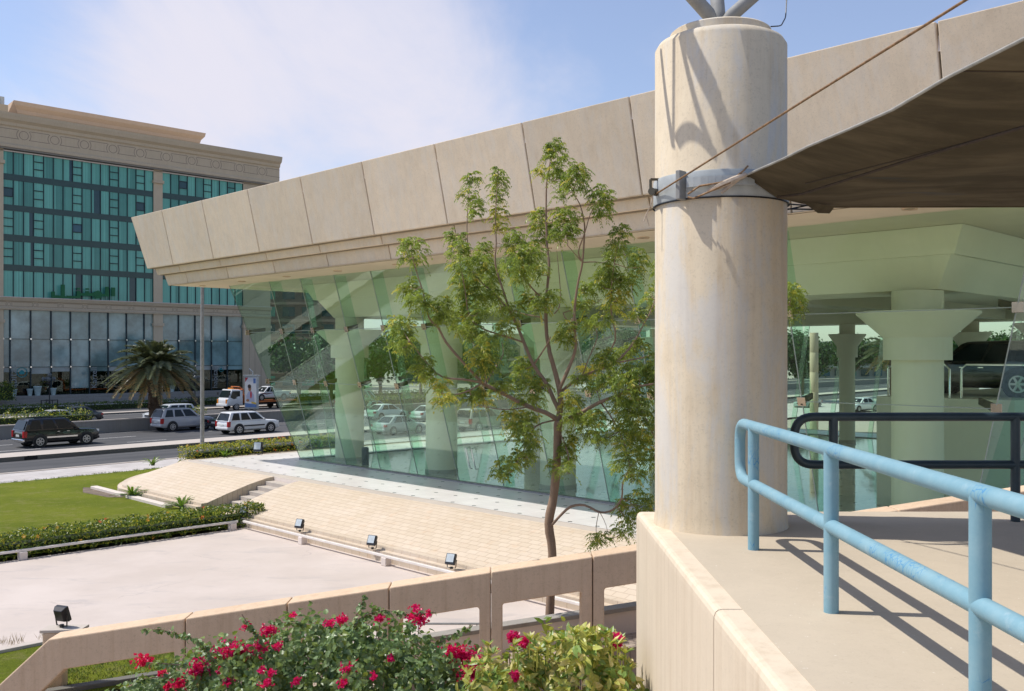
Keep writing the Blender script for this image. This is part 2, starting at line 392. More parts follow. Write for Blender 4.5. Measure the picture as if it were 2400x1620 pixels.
# ------------------------------------------------------------------ camera, light, sky
cam = bpy.data.objects.new('camera', bpy.data.cameras.new('camera')); COL.objects.link(cam)
cam.location = (0, 0, H); cam.rotation_euler = (math.radians(90), 0, 0)
cam.data.lens = 36 * F / 2400; cam.data.sensor_width = 36; cam.data.shift_y = (CY - 810) / 2400
cam.data.clip_start = .1; cam.data.clip_end = 6000
SC.camera = cam
SUN = V((-.61, .08, 1.01)).normalized()
sl = bpy.data.lights.new('sun', 'SUN'); sl.energy = 4.0; sl.angle = math.radians(.53); sl.color = (1, .965, .905)
so = bpy.data.objects.new('sun', sl); COL.objects.link(so); so.rotation_euler = SUN.to_track_quat('Z', 'Y').to_euler(); so.location = SUN * 100
def make_world():
    w = bpy.data.worlds.new('World'); SC.world = w; w.use_nodes = True
    nt = w.node_tree; nt.nodes.clear(); g = NT(nt)
    sky = g.n('ShaderNodeTexSky'); sky.sky_type = 'NISHITA'; sky.sun_disc = False
    sky.sun_elevation = math.asin(SUN.z); sky.sun_rotation = math.atan2(SUN.x, SUN.y)
    sky.air_density = 1.0; sky.dust_density = .8; sky.ozone_density = 2.0
    d = g.n('ShaderNodeTexCoord').outputs['Generated']
    sep = g.n('ShaderNodeSeparateXYZ'); g.l(d, sep.inputs[0])
    zz = g.math('ADD', g.math('MAXIMUM', sep.outputs[2], 0.0), .16)
    cm = g.n('ShaderNodeCombineXYZ'); g.l(g.math('DIVIDE', sep.outputs[0], zz), cm.inputs[0]); g.l(g.math('DIVIDE', sep.outputs[1], zz), cm.inputs[1])
    n1 = g.noise(g.mapping(cm.outputs[0], (1.0, .8, 1), (0, 0, .5)), .75, 7, .58, .35)
    n2 = g.noise(g.mapping(cm.outputs[0], (1.6, .55, 1), (0, 0, .7)), 1.6, 6, .6, .5)
    c0 = V((-.20, 1, .17)).normalized(); c1 = V((-.12, 1, .30)).normalized()
    near = g.ramp(g.dot(d, tuple(c0)),  .945, .997); near2 = g.ramp(g.dot(d, tuple(c1)), .90, .995)
    dens = g.math('ADD', g.math('MULTIPLY', near, .66), g.math('MULTIPLY', near2, .12))
    wis = g.math('ADD', g.math('MULTIPLY', g.math('SUBTRACT', n1, .5), 1.5), g.math('MULTIPLY', g.math('SUBTRACT', n2, .5), 1.3))
    cl = g.ramp(g.math('ADD', g.math('ADD', dens, wis), -.02), .0, 1.0, .10, .96)
    cl = g.math('MULTIPLY', cl, g.ramp(sep.outputs[2], .50, .80, 1, .15))
    cl = g.math('MULTIPLY', cl, g.ramp(sep.outputs[1], -.3, .4, .25, 1))
    low = g.ramp(sep.outputs[2], 0, .25, .35, 0)           # milky air low down
    cl = g.math('MAXIMUM', cl, low)
    bg = g.n('ShaderNodeBackground'); bg.inputs[1].default_value = .15
    g.l(g.mix(1.0, sky.outputs[0], (1.06, 1.0, 1.03), 'MULTIPLY'), bg.inputs[0])
    bc = g.n('ShaderNodeBackground'); bc.inputs[0].default_value = (.83, .81, .91, 1); bc.inputs[1].default_value = .90
    mx = g.n('ShaderNodeMixShader'); g.l(cl, mx.inputs[0]); g.l(bg.outputs[0], mx.inputs[1]); g.l(bc.outputs[0], mx.inputs[2])
    o = g.n('ShaderNodeOutputWorld'); g.l(mx.outputs[0], o.inputs[0])
make_world()
SC.view_settings.view_transform = 'Standard'; SC.view_settings.look = 'None'; SC.view_settings.exposure = .14; SC.view_settings.gamma = 1
SC.render.engine = 'CYCLES'
SC.cycles.transparent_max_bounces = 40; SC.cycles.max_bounces = 8; SC.cycles.diffuse_bounces = 4
SC.cycles.use_denoising = True; SC.cycles.sample_clamp_indirect = 6

# ------------------------------------------------------------------ ground and roads
def sheet(name, poly, z, mat, kind='structure'):
    o = MB().face([V((p[0], p[1], z)) for p in poly]).build(name, mat, origin=(poly[0][0], poly[0][1], z)); struct(o, kind); return o
def strip(name, c0, c1, z, mat, s0=-70, s1=420):
    return sheet(name, [RP(s0, c1), RP(s0, c0), RP(s1, c0), RP(s1, c1)], z, mat)
sheet('ground', [(-2500, -1500), (2500, -1500), (2500, 3500), (-2500, 3500)], -.06, M['sand'])
strip('sidewalk', 40, 51.5, .13, M['sidewalk'])
strip('service_road', 51.7, 58.4, 0, M['asphalt'])
strip('road', 61, 74.2, 0, M['asphalt'])
strip('far_road', 77, 96.5, 0, M['asphalt'])
strip('far_service_road', 98, 105, 0.02, M['asphalt'])
strip('far_pavement', 107, 125, .05, M['sidewalk'])
def kerbstrip(name, c0, c1, z1, mats, s0=-70, s1=420):
    mb = MB(); q = [RP(s0, c0), RP(s1, c0), RP(s1, c1), RP(s0, c1)]
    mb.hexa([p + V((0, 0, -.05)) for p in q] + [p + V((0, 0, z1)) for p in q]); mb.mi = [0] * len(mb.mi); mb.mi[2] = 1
    return struct(mb.build(name, mats))
kerbstrip('road_kerb', 51.45, 51.72, .16, [M['kerb'], M['kerb']])
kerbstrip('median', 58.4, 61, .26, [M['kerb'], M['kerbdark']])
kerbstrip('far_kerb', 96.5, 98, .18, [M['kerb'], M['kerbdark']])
# lane markings worn at the edges
mk = plain('road_paint', (.55, .53, .50), .7, 0, .25, 2, False)
strip('road_marking', 61.5, 61.65, .004, mk); strip('road_marking', 77.6, 77.75, .004, mk); strip('road_marking', 96.0, 96.15, .004, mk); strip('road_marking', 73.6, 73.75, .004, mk)
mb = MB()
for c in (64.9, 69.3):
    for s in range(-20, 200, 9):
        mb.face([RP(s, c + .15, .004), RP(s, c, .004), RP(s + 3, c, .004), RP(s + 3, c + .15, .004)])
struct(mb.build('road_marking', mk))
# retaining wall of the planted median
w = thing('barrier_wall', 'grey concrete retaining wall of the planted central reservation along the road', 'wall', RP(60, 74.5))
for c0, c1, z in ((74.2, 74.5, .95), (76.7, 77.0, .75)):
    mb = MB(); q = [RP(-60, c0), RP(300, c0), RP(300, c1), RP(-60, c1)]
    mb.hexa([p for p in q] + [p + V((0, 0, z)) for p in q]); mb.build('wall_face', M['barrier'], w)
    mb = MB(); q = [RP(-60, c0 - .04), RP(300, c0 - .04), RP(300, c1 + .04), RP(-60, c1 + .04)]
    mb.hexa([p + V((0, 0, z + .002)) for p in q] + [p + V((0, 0, z + .09)) for p in q]); mb.build('coping', M['kerb'], w)
soil = plain('planter_soil', (.16, .12, .085), .95, 0, .3, 2, False)
strip('planter_soil', 74.5, 76.7, .70, soil, -60, 300)

# near ground: walkway, lawns, plaza
def abp(l): return [tuple(E(a, b))[:2] for a, b in l]
sheet('walkway', [(-40, -20), (40, -20), (40, 22), (-40, 22)], .06, M['pavers'])
sheet('plaza', abp([(21.4, -14), (21.4, 8.0)]) + [(-5.98, 21.0), (-3, 19.4), (-1, 18.1), (13, 18.1)] + abp([(3, 17.05), (30.55, 17.05), (30.2, -14)]), .15, M['plaza'])
sheet('lawn', [RP(-40, 46.9)[:2], RP(-40, 20)[:2], abp([(30.25, -14)])[0], abp([(30.6, 17.0)])[0], abp([(30.6, 24)])[0], RP(46, 46.9)[:2]], .25, M['grass'])
sheet('lawn', [(-14, 12), (-8.9, 16.9), (-4.2, 18.3), (-1.2, 18.1), (-3.1, 19.3), (-6.0, 20.9), abp([(21.25, 7.95)])[0], abp([(21.25, -6)])[0]], .135, M['grass'])
def curb(name, pts, w, z0, z1, mat):
    mb = MB()
    for i in range(len(pts) - 1):
        a, b = V(pts[i]), V(pts[i + 1]); d = (b - a).normalized(); s = V((-d.y, d.x, 0)) * w / 2
        mb.hexa([a - s + V((0, 0, z0)), b - s + V((0, 0, z0)), b + s + V((0, 0, z0)), a + s + V((0, 0, z0)),
                 a - s + V((0, 0, z1)), b - s + V((0, 0, z1)), b + s + V((0, 0, z1)), a + s + V((0, 0, z1))])
    return struct(mb.build(name, mat, bevel=.015))
curb('plaza_kerb', [E(21.3, -14), E(21.3, 7.95), V((-6, 20.95, 0))], .22, .0, .20, M['kerb'])
curb('walkway_kerb', [V((-13, 14.2, 0)), V((-7.96, 17.35, 0)), V((-6.6, 18.15, 0))], .2, .0, .22, M['kerbdark'])

# embankment: stone slope in front of the terrace, running round its left end
def emb():
    prof = lambda t: None
    def ringpt(kind, a, b): return E(a, b)
    # right of the stair and left of it, as lofts of a profile (b,z)
    P = [(17.0, .10), (17.0, .44), (17.18, .445), (17.19, .545), (17.42, .55), (18.2, .80), (19.2, 1.09), (20.0, 1.265), (20.3, 1.30), (20.3, -.05), (17.0, -.05)]
    mb = MB(); mb.loft([[E(a, b, z) for b, z in P] for a in (0, 10, 20, 32.4)])
    # left part with rounded corner, swept round centre (a0,b0)
    P2 = P[:]
    a0, b0 = 41.5, 21.8
    rings = [[E(a, b, z) for b, z in P2] for a in (34.3, 37, 39.5, a0)]
    for k in range(1, 13):
        t = k / 12 * math.pi / 2; ring = []
        for b, z in P2:
            r = (b0 - b) * (1 - .12 * math.sin(2 * t) * (b < 20)); ring.append(E(a0 + r * math.sin(t), b0 - r * math.cos(t), z))
        rings.append(ring)
    for bb in (26, 34, 44, 57):
        rings.append([E(a0 + (b0 - b), bb, z) for b, z in P2])
    mb.loft(rings)
    o = struct(mb.build('embankment', M['embank'], smooth=False))
emb()
st = thing('stone_stair', 'short flight of stone steps cut into the paved slope up to the terrace', 'stair', E(33.35, 18.5, .2))
for k in range(7):
    z1 = 1.30 - .155 * (k + 1); b1 = 20.3 - .38 * k
    mb = MB(); q = [(34.28, b1 - .40), (32.42, b1 - .40), (32.42, b1 - .02), (34.28, b1 - .02)]
    mb.hexa([E(a, b, -.04) for a, b in q] + [E(a, b, z1) for a, b in q]); mb.build('step', M['kerb'], st, bevel=.012)
MB().box(E(33.35, 20.36, 1.19), (1.86, .12, .2), E1, E2).build('step', M['whitestone'], st)
# terrace slab: grey border and tiles
mb = MB(); q = [(42.5, 20.31), (0, 20.31), (0, 58.5), (42.5, 58.5)]
mb.hexa([E(a, b, -.02) for a, b in q] + [E(a, b, 1.296) for a, b in q]); struct(mb.build('terrace', M['kerb']))
struct(MB().face([E(42.0, 20.85, 1.302), E(0.5, 20.85, 1.302), E(.5, 58, 1.302), E(42.0, 58, 1.302)]).build('terrace_floor', M['tiles']))

# planting strip and broken kerb below the left slope
curb('bed_kerb', [E(43.6, 16.75), E(40.3, 16.72)], .3, .1, .36, M['whitestone'])
curb('bed_kerb', [E(39.8, 16.72), E(36.0, 16.7)], .3, .1, .36, M['whitestone'])
o = struct(MB().face([E(44.2, 16.5, .256), E(42.6, 15.9, .256), E(40.4, 16.1, .256), E(39.9, 16.6, .256), E(44.0, 16.7, .256)]).build('bed_soil', soil))

# ------------------------------------------------------------------ pavilion
A0, A1, B0, B1, ZT = 9.0, 39.0, 24.5, 54.5, 1.302
ZS = H + 3.26; LEAN = 2.377
pav = thing('pavilion', 'glass walled showroom pavilion under a huge flaring precast concrete roof', 'building', E(24, 39.5, ZT))
def rc(d, z):     # ring corner points inset d
    return [E(A0 + d, B0 + d, z), E(A1 - d, B0 + d, z), E(A1 - d, B1 - d, z), E(A0 + d, B1 - d, z)]
def ring_mesh(prof, sides=(0, 1, 2, 3)):
    mb = MB()
    R4 = [rc(d, z) for d, z in prof]
    for k in sides:
        j = (k + 1) % 4
        for i in range(len(prof) - 1):
            mb.face([R4[i][k], R4[i][j], R4[i + 1][j], R4[i + 1][k]])
    return mb
COURSES = [(-5.64, H + 6.45, -5.10, H + 4.05), (-4.85, H + 4.045, -4.76, H + 3.75), (-4.53, H + 3.745, -4.40, H + 3.265)]
M['jointback'] = concrete('joint_backing', (.26, .21, .15))
names = ['fascia_panel', 'lower_course', 'lower_course']
JA = [44.64, 41.40] + [41.40 - 3.77 * k for k in range(1, 10)] + [3.36]
JA = [x for x in JA if x > 3.37] + [3.36]
g_ = .022
for ci, (d0, z0, d1, z1) in enumerate(COURSES):
    b0, b1 = B0 + d0, B0 + d1; th = .20
    for i in range(len(JA) - 1):
        ah, al = JA[i], JA[i + 1]
        def aa(x, d, first, last):
            if first: return A1 - d
            if last: return A0 + d
            return x
        first, last = i == 0, i == len(JA) - 2
        h0 = aa(ah, d0, first, False) - (0 if first else g_); h1 = aa(ah, d1, first, False) - (0 if first else g_)
        l0 = aa(al, d0, False, last) + (0 if last else g_); l1 = aa(al, d1, False, last) + (0 if last else g_)
        mb = MB()
        mb.hexa([E(h1, b1, z1), E(l1, b1, z1), E(l1, b1 + th, z1), E(h1, b1 + th, z1), E(h0, b0, z0), E(l0, b0, z0), E(l0, b0 + th, z0), E(h0, b0 + th, z0)])
        mb.build(names[ci], M['fascia'], pav, bevel=.02)
# other three sides of the roof edge, and the dark backing behind the joints
prof = [(-5.64, H + 6.45), (-5.10, H + 4.05), (-4.85, H + 4.05), (-4.76, H + 3.75), (-4.53, H + 3.75), (-4.40, H + 3.265)]
ring_mesh(prof, (1, 2, 3)).build('fascia', M['fascia'], pav)
bk = [(d + .09, z - .02) for d, z in prof]
ring_mesh(bk, (0,)).build('joint_backing', M['jointback'], pav)
q = rc(-5.5, H + 6.40); MB().hexa([p + V((0, 0, -.5)) for p in q] + q).build('roof', M['whitestone'], pav)
# soffit ring with downlights, and the ceiling
mb = ring_mesh([(-4.43, ZS), (2.0, ZS)]); mb.build('soffit', M['soffit'], pav)
q = rc(1.5, ZS + .6); MB().face(q).build('ceiling', M['inner'], pav)
for k in range(11):
    c = E(42.3 - 3.7 * k, 21.25, ZS - .001)
    dl = MB().lathe([(.17, -.03), (.17, .0), (.13, .0), (.12, -.015)], c, 20, cap=False).build('downlight', M['soffit'], pav, smooth=True)
    MB().lathe([(.125, -.012), (.02, -.008)], c, 20).build('lamp_glass', M['carglass'], dl)
# ring beam inside the glass, stepped
bp = [(.10, ZS - .01), (.42, H + 2.56), (.55, H + 2.56), (1.1, H + 1.73), (3.4, H + 1.73), (3.4, ZS + .5)]
ring_mesh(bp).build('ring_beam', M['inner'], pav)
# cross beams between the far columns
for a in (17.4, 30.6):
    MB().box(E(a, 39.5, H + 2.5), (1.2, 23, 1.4), E1, E2).build('cross_beam', M['inner'], pav)
# columns with flared capitals
def column(a, b, s=1.0):
    r = .66 * s; c = E(a, b, 0); z = lambda q: H + q
    o = MB().lathe([(r, ZT), (r, z(1.16)), (r, z(1.72))], c, 36).build('column', M['inner'], pav, smooth=True)
    MB().lathe([(r, z(-.14)), (.87 * s, z(-.139)), (.87 * s, z(.46)), (1.57 * s, z(1.10)), (1.57 * s, z(1.16)), (r, z(1.161))], c, 40, cap=False).build('capital', M['inner'], o, smooth=True)
    MB().lathe([(r + .03, ZT), (r + .03, ZT + .16), (r, ZT + .165)], c, 36, cap=False).build('plinth', M['kerb'], o, smooth=True)
for k in range(5): column(37.2 - 6.6 * k, 26.0)
for k in range(5): column(38.3 - 6.6 * k, 51.0, .64)
column(37.2, 38.5); column(10.8, 38.5); column(24, 38.5)
# leaning glass: panes, fins, clamps
ZR = [ZT + .02, H - 1.24, H + 1.05, ZS - .015]
def dl_(z): return -LEAN * (z - ZT) / (ZS - ZT)
def sidept(side, t, z, inset=0.0):
    d = dl_(z) + inset
    if side == 0: return E(min(max(t, A0 + d), A1 - d), B0 + d, z)
    if side == 1: return E(A1 - d, min(max(t - A1 + 0 + B0 + 0, B0 + d), B1 - d), z)
    if side == 2: return E(min(max(t, A0 + d), A1 - d), B1 - d, z)
    return E(A0 + d, min(max(t - A1 + B0, B0 + d), B1 - d), z)
def T(side, k):       # joint positions along a side; corners clamp outward
    n = 12
    if side in (0, 2):
        return [60, *[37.8 - 2.5 * i for i in range(11)], -60][k] if True else 0
    return [A1 - B0 + 0 - 60 + B0 - 39 + 39, *[A1 + 1.7 + 2.5 * i for i in range(11)], 200][k]
for side in range(4):
    rows = [(0, 1), (1, 2), (2, 3)] if side < 2 else [(0, 3)]
    for k in range(12):
        for r0, r1 in rows:
            z0, z1 = ZR[r0] + .008, ZR[r1] - .008
            t0, t1 = T(side, k), T(side, k + 1)
            e = .008
            def pt(t, z, ins, sgn):
                tt = t + (sgn * e if abs(t) < 50 or (side in (1, 3) and 39 < t < 75) else 0)
                return sidept(side, tt, z, ins)
            sg = -1 if side in (0, 2) else 1
            mb = MB()
            o0 = [pt(t0, z0, 0, sg), pt(t1, z0, 0, -sg), pt(t1, z0, .02, -sg), pt(t0, z0, .02, sg)]
            o1 = [pt(t0, z1, 0, sg), pt(t1, z1, 0, -sg), pt(t1, z1, .02, -sg), pt(t0, z1, .02, sg)]
            mb.hexa(o0 + o1); mb.build('glass_pane', M['glass'], pav)
    for k in range(1, 12):
        t = T(side, k); mb = MB(); dp = .55
        ta = (E1 if side in (0, 2) else E2) * .012
        o0 = [sidept(side, t, ZR[0], .04), sidept(side, t, ZR[0], .04 + dp)]
        o1 = [sidept(side, t, ZR[3] - .01, .04), sidept(side, t, ZR[3] - .01, .04 + dp)]
        mb.hexa([o0[0] - ta, o0[1] - ta, o0[1] + ta, o0[0] + ta, o1[0] - ta, o1[1] - ta, o1[1] + ta, o1[0] + ta])
        mb.build('glass_fin', M['fin'], pav)
    if side < 2:
        for k in range(0, 13):
            for z in ZR[1:3]:
                t = T(side, k); p = sidept(side, t, z, -.02); p2 = sidept(side, t, z, .6)
                tx = E1 if side == 0 else E2; nx = (E2 if side == 0 else -E1); up = (sidept(side, t, z + .5) - sidept(side, t, z - .5))
                if k in (0, 12): up = V((0, 0, 1)); 
                up = up - tx * up.dot(tx); up.normalize()
                nn = tx.cross(up).normalized()
                c = MB().box(p, (.24, .03, .24), tx, nn, up).build('clamp', M['bronze'], pav, bevel=.006)
                q2 = sidept(side, t + (0), z, .55)
                mb = MB(); s2 = tx * .03; d3 = V((0, 0, .10))
                mb.hexa([p - s2 - d3, q2 - s2 + d3 * .6, q2 + s2 + d3 * .6, p + s2 - d3, p - s2 + d3, q2 - s2 + d3 * 2.2, q2 + s2 + d3 * 2.2, p + s2 + d3])
                mb.build('bracket', M['bracket'], c)
# silicone joints
js = plain('joint_silicone', (.30, .35, .31), .5, 0, .05)
for side in range(4):
    ta = (E1 if side in (0, 2) else E2) * .011
    for k in range(1, 12):
        t = T(side, k); a0_, a1_ = sidept(side, t, ZR[0], -.004), sidept(side, t, ZR[3], -.004); b0_, b1_ = sidept(side, t, ZR[0], .024), sidept(side, t, ZR[3], .024)
        MB().hexa([a0_ - ta, b0_ - ta, b0_ + ta, a0_ + ta, a1_ - ta, b1_ - ta, b1_ + ta, a1_ + ta]).build('joint_strip', js, pav)
    if side < 2:
        for z in ZR[1:3]:
            p, q = sidept(side, T(side, 0), z, .01), sidept(side, T(side, 12), z, .01)
            MB().tube([p, q], .012, 6).build('joint_strip', js, pav)
    c0_ = sidept(side, T(side, 0), ZR[0], .0); c1_ = sidept(side, T(side, 0), ZR[3], .0)
    MB().tube([c0_, c1_], .014, 6).build('joint_strip', js, pav)
struct(MB().face([E(A1 - .1, B0 + .1, 1.307), E(A0 + .1, B0 + .1, 1.307), E(A0 + .1, B1 - .1, 1.307), E(A1 - .1, B1 - .1, 1.307)]).build('pavilion_floor', M['polished']))
MB().box(RP(24.6, 58.39, .13), (.75, .03, .2), RD, RN).build('kerb_drain', M['black'])
tag(bpy.data.objects['kerb_drain'], 'dark drain opening in the face of the road median kerb', 'drain')
# sill channel at the foot of the glass
mb = ring_mesh([(-.06, ZT), (-.06, ZT + .05), (.12, ZT + .05), (.12, ZT)]); mb.build('sill_channel', M['steel'], pav)
for a in (26.55, 26.85):
    p = sidept(0, a, ZT + 1.0, -.07)
    MB().tube([sidept(0, a, ZT + .62, .0), sidept(0, a, ZT + .62, -.09), sidept(0, a, ZT + 1.4, -.09), sidept(0, a, ZT + 1.4, 0)], .02, 8).build('door_handle', M['chrome'], pav, smooth=True)
# raised display deck inside on the right
mb = MB(); q = [(14.0, 30.5), (9.8, 30.5), (9.8, 41), (14.0, 41)]
mb.hexa([E(a, b, ZT) for a, b in q] + [E(a, b, 4.85) for a, b in q]); mb.build('display_deck', M['inner'], pav)
mb = MB(); 
for t in (0, 1):
    a = 13.7 - t * 2.3
    mb.tube([E(a, 30.7, 4.85), E(a, 30.7, 5.75), E(a - .15, 30.7, 5.9), E(a - 1.8, 30.7, 5.9), E(a - 1.95, 30.7, 5.75), E(a - 1.95, 30.7, 4.85)], .035, 8)
mb.build('guard_rail', M['chrome'], pav, smooth=True)
bo = MB().lathe([(.16, 0), (.16, .72), (.14, .78), (.10, .80)], at(878, 1088, 40.5) * 0 + E(35.0, 25.3, ZT), 20).build('bollard', M['dark_metal'], smooth=True)
tag(bo, 'short black cylindrical bollard standing inside the pavilion behind the glass', 'bollard')
# ------------------------------------------------------------------ near platform, column, railings
PZ = 4.6
pl = thing('platform', 'raised beige concrete platform that carries the round column and the blue railings', 'platform', (6, 4, 0))
def block(x0, x1, y0, y1, z0, z1):
    q = [V((x0, y0, 0)), V((x1, y0, 0)), V((x1, y1, 0)), V((x0, y1, 0))]
    return MB().hexa([p + V((0, 0, z0)) for p in q] + [p + V((0, 0, z1)) for p in q])
for y0_, y1_ in ((6.052, 9.8), (-2, 6.04)):
    MB().prism([V((x, y0_, z)) for x, z in ((1.45, 0), (1.45, PZ - .002), (1.325, PZ - .002), (1.30, PZ - .007), (1.282, PZ - .022), (1.272, PZ - .05), (1.27, PZ - .09), (1.27, 0))], (0, y1_ - y0_, 0)).build('wall_block', M['platwall'], pl)
block(1.45, 13, -2, 9.8, 0, PZ).build('deck', M['platform'], pl)

cx, cy, cr = 1.974, 9.1, .612
co = thing('concrete_column', 'thick round raw concrete column with a steel band standing on the platform corner', 'column', (cx, cy, PZ))
zt = H + 2.95
MB().lathe([(cr + .012, PZ - .003), (cr + .006, PZ + .05), (cr, PZ + .12), (cr, zt - .07), (cr - .03, zt - .02), (cr - .07, zt)], (cx, cy, 0), 96).build('shaft', M['column'], co, smooth=True)
MB().lathe([(.47, zt - .002), (.47, zt + .085), (.45, zt + .10), (.1, zt + .105)], (cx, cy, 0), 64).build('cap_ring', M['column'], co, smooth=True)
bd = MB().lathe([(cr + .012, H + 1.405), (cr + .016, H + 1.415), (cr + .016, H + 1.635), (cr + .012, H + 1.645)], (cx, cy, 0), 96).build('steel_band', M['galv'], co, smooth=True)
MB().lathe([(cr + .022, H + 1.396), (cr + .022, H + 1.406), (cr + .01, H + 1.408), (cr + .01, H + 1.394)], (cx, cy, 0), 96, cap=False).build('band_rim', M['dark_metal'], bd, smooth=True)
# bracket plate and curved flat bar on the front of the band
ang = lambda u: math.asin(max(-.98, min(.98, ((u - CX) / F * 8.55 - cx) / (cr + .02))))
def onband(u, z, off=.03):
    a = ang(u); return V((cx + (cr + off) * math.sin(a), cy - (cr + off) * math.cos(a), z))
p = onband(1606, H + 1.52, .05); nrm = V((p.x - cx, p.y - cy, 0)).normalized(); tg = V((-nrm.y, nrm.x, 0))
MB().box(p, (.045, .13, .26), tg, nrm).build('bracket_plate', M['steel'], bd, bevel=.006)
mb = MB(); pts = [onband(1618 + 14 * i, H + 1.535, .06) for i in range(11)]
for i in range(10):
    a, b = pts[i], pts[i + 1]; n = V((a.x - cx, a.y - cy, 0)).normalized() * .012
    mb.hexa([a - n - V((0, 0, .042)), b - n - V((0, 0, .042)), b + n - V((0, 0, .042)), a + n - V((0, 0, .042)), a - n + V((0, 0, .042)), b - n + V((0, 0, .042)), b + n + V((0, 0, .042)), a + n + V((0, 0, .042))])
mb.build('flat_bar', M['galv'], bd)
# eye bracket at the left of the band
pe = onband(1541, H + 1.50, .03)
MB().tube([pe + V((.06, .05, .02)), pe + V((-.03, -.02, .02)), pe + V((-.05, -.06, .02))], .035, 10).tube([pe + V((-.05, 0, .14)), pe + V((-.05, 0, .02))], .014, 6).tube([pe + V((-.05, 0, .14)), pe + V((.03, 0, .14)), pe + V((.03, 0, .1))], .014, 6).build('eye_bolt', M['bracket'], bd)
def loop(pts, rb, n=7):      # rounded polyline
    out = [V(pts[0])]
    for i in range(1, len(pts) - 1):
        a, b, c = V(pts[i - 1]), V(pts[i]), V(pts[i + 1])
        d0 = (a - b).normalized(); d1 = (c - b).normalized(); p0 = b + d0 * rb; p1 = b + d1 * rb
        for k in range(n + 1):
            t = k / n; out.append(p0 * (1 - t) ** 2 + b * 2 * t * (1 - t) + p1 * t * t)
    out.append(V(pts[-1])); return out
# struts of the space frame on top of the column
ap = V((cx - .03, cy - .1, zt + .13))
for d, r in ((V((-.62, -.12, .62)), .085), (V((.06, .55, .9)), .085), (V((.66, .1, .60)), .08)):
    d = d.normalized()
    MB().tube([ap + d * .06, ap + d * .10, ap + d * .15, ap + d * 3.2], [.03, .05, r * .78, r * .78], 16).build('strut', M['steel'], co, smooth=True)
MB().lathe([(.12, 0), (.13, .05), (.07, .10), (.07, .16)], ap + V((0, 0, -.14)), 20).build('strut_foot', M['dark_metal'], co, smooth=True)
wp = [V((cx + .40, cy - .30, zt + .06)), V((cx + .52, cy - .2, zt + .10)), V((cx + .62, cy, zt + .25)), V((cx + .66, cy + .1, zt + .5)), V((cx + .62, cy + .2, zt + .9)), V((cx + .5, cy + .2, zt + 1.4))]
def oncol(u, v):
    k = (u - CX) / F; A_ = k * k + 1; B_ = -2 * (k * cx + cy); C_ = cx * cx + cy * cy - cr * cr
    Y_ = (-B_ - math.sqrt(max(B_ * B_ - 4 * A_ * C_, 0))) / (2 * A_); return at(u, v, Y_)
shadow_hooks = [([(1549, 120), (1562, 240), (1578, 345)], .022), ([(1586, 335), (1602, 312), (1622, 308), (1646, 322), (1668, 352)], .03)]  # unseen tubes above the column, added to cast curved shadows onto it
for q, r_ in shadow_hooks:
    pts_ = []
    for u_, v_ in q:
        s_ = oncol(u_, v_); pts_.append(s_ + SUN * ((H + 3.52 - s_.z) / SUN.z + .05 * math.sin(len(pts_) * 1.4)))
    sd_ = V((-.62, -.12, .62)).normalized(); e_ = min((ap + sd_ * (k_ * .1) for k_ in range(8, 32)), key=lambda w_: (w_ - pts_[-1]).length + .0 * w_.z)
    mbk = MB().tube(loop(pts_, .06, 4), r_, 10); e_ = e_ + V((0, 0, .0)); mbk.tube([pts_[-1], e_ + V((0, 0, .12)), e_], r_ * .6, 8); mbk.build('unseen_shadow_hook', M['steel'], co, smooth=True)
MB().tube(loop(wp, .05, 4), .006, 6).build('loose_wire', M['dark_metal'], co, smooth=True)

r1 = thing('handrail', 'pale blue chipped tubular railing running towards the viewer along the platform edge', 'railing', (1.985, 5, PZ))
RX, ZT1, ZL1 = 1.985, PZ + 1.01, PZ + .535
MB().tube(loop([(RX, -1.5, ZT1), (RX, 8.36, ZT1), (RX, 8.36, ZL1), (RX, -1.5, ZL1)], .17, 9), .046, 20).build('rail', M['rail_blue'], r1, smooth=True)
for y in (7.89, 5.97, 4.07, 2.15, .2):
    MB().tube([(RX, y, PZ - .01), (RX, y, ZT1)], .0455, 20).build('post', M['rail_blue'], r1, smooth=True)
r2 = thing('handrail', 'blue tubular railing with painted-in shade across the back of the platform', 'railing', (5, 9.23, PZ))
MB().tube(loop([(12, 9.23, PZ + 1.005), (2.715, 9.23, PZ + 1.005), (2.715, 9.23, PZ + .545), (12, 9.23, PZ + .545)], .19, 9), .042, 20).build('rail', M['rail_shaded'], r2, smooth=True)
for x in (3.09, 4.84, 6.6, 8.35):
    MB().tube([(x, 9.23, PZ - .01), (x, 9.23, PZ + 1.005)], .0435, 20).build('post', M['rail_shaded'], r2, smooth=True)

# shade sail and its cables
sail = thing('shade_sail', 'large dark brown canvas shade sail stretched from the column over the platform', 'awning', (5, 6, H + 1.6))
L = [at(1748, 410.5, 8.42), at(1837, 372, 7.72), at(1895, 343, 7.28), at(1990, 303, 6.78), at(2092, 257.6, 6.28), at(2220, 182, 5.62), at(2400, 91, 4.9), V((2.75, 4.1, H + 1.6)), V((3.3, 2.2, H + 1.58))]
Bk = [at(1748, 410.5, 8.42), at(1785, 436, 8.50), at(1821, 461, 8.58), at(1880, 475, 8.85), at(1949, 484.5, 9.2), V((4.9, 9.2, H + 1.425)), V((7, 9.2, H + 1.43)), V((10, 9.2, H + 1.5))]
def samp(P, t):
    x = t * (len(P) - 1); i = min(int(x), len(P) - 2); f = x - i; return P[i].lerp(P[i + 1], f)
far = V((10, 2.2, H + 1.9)); NU, NV = 40, 40; grid = []
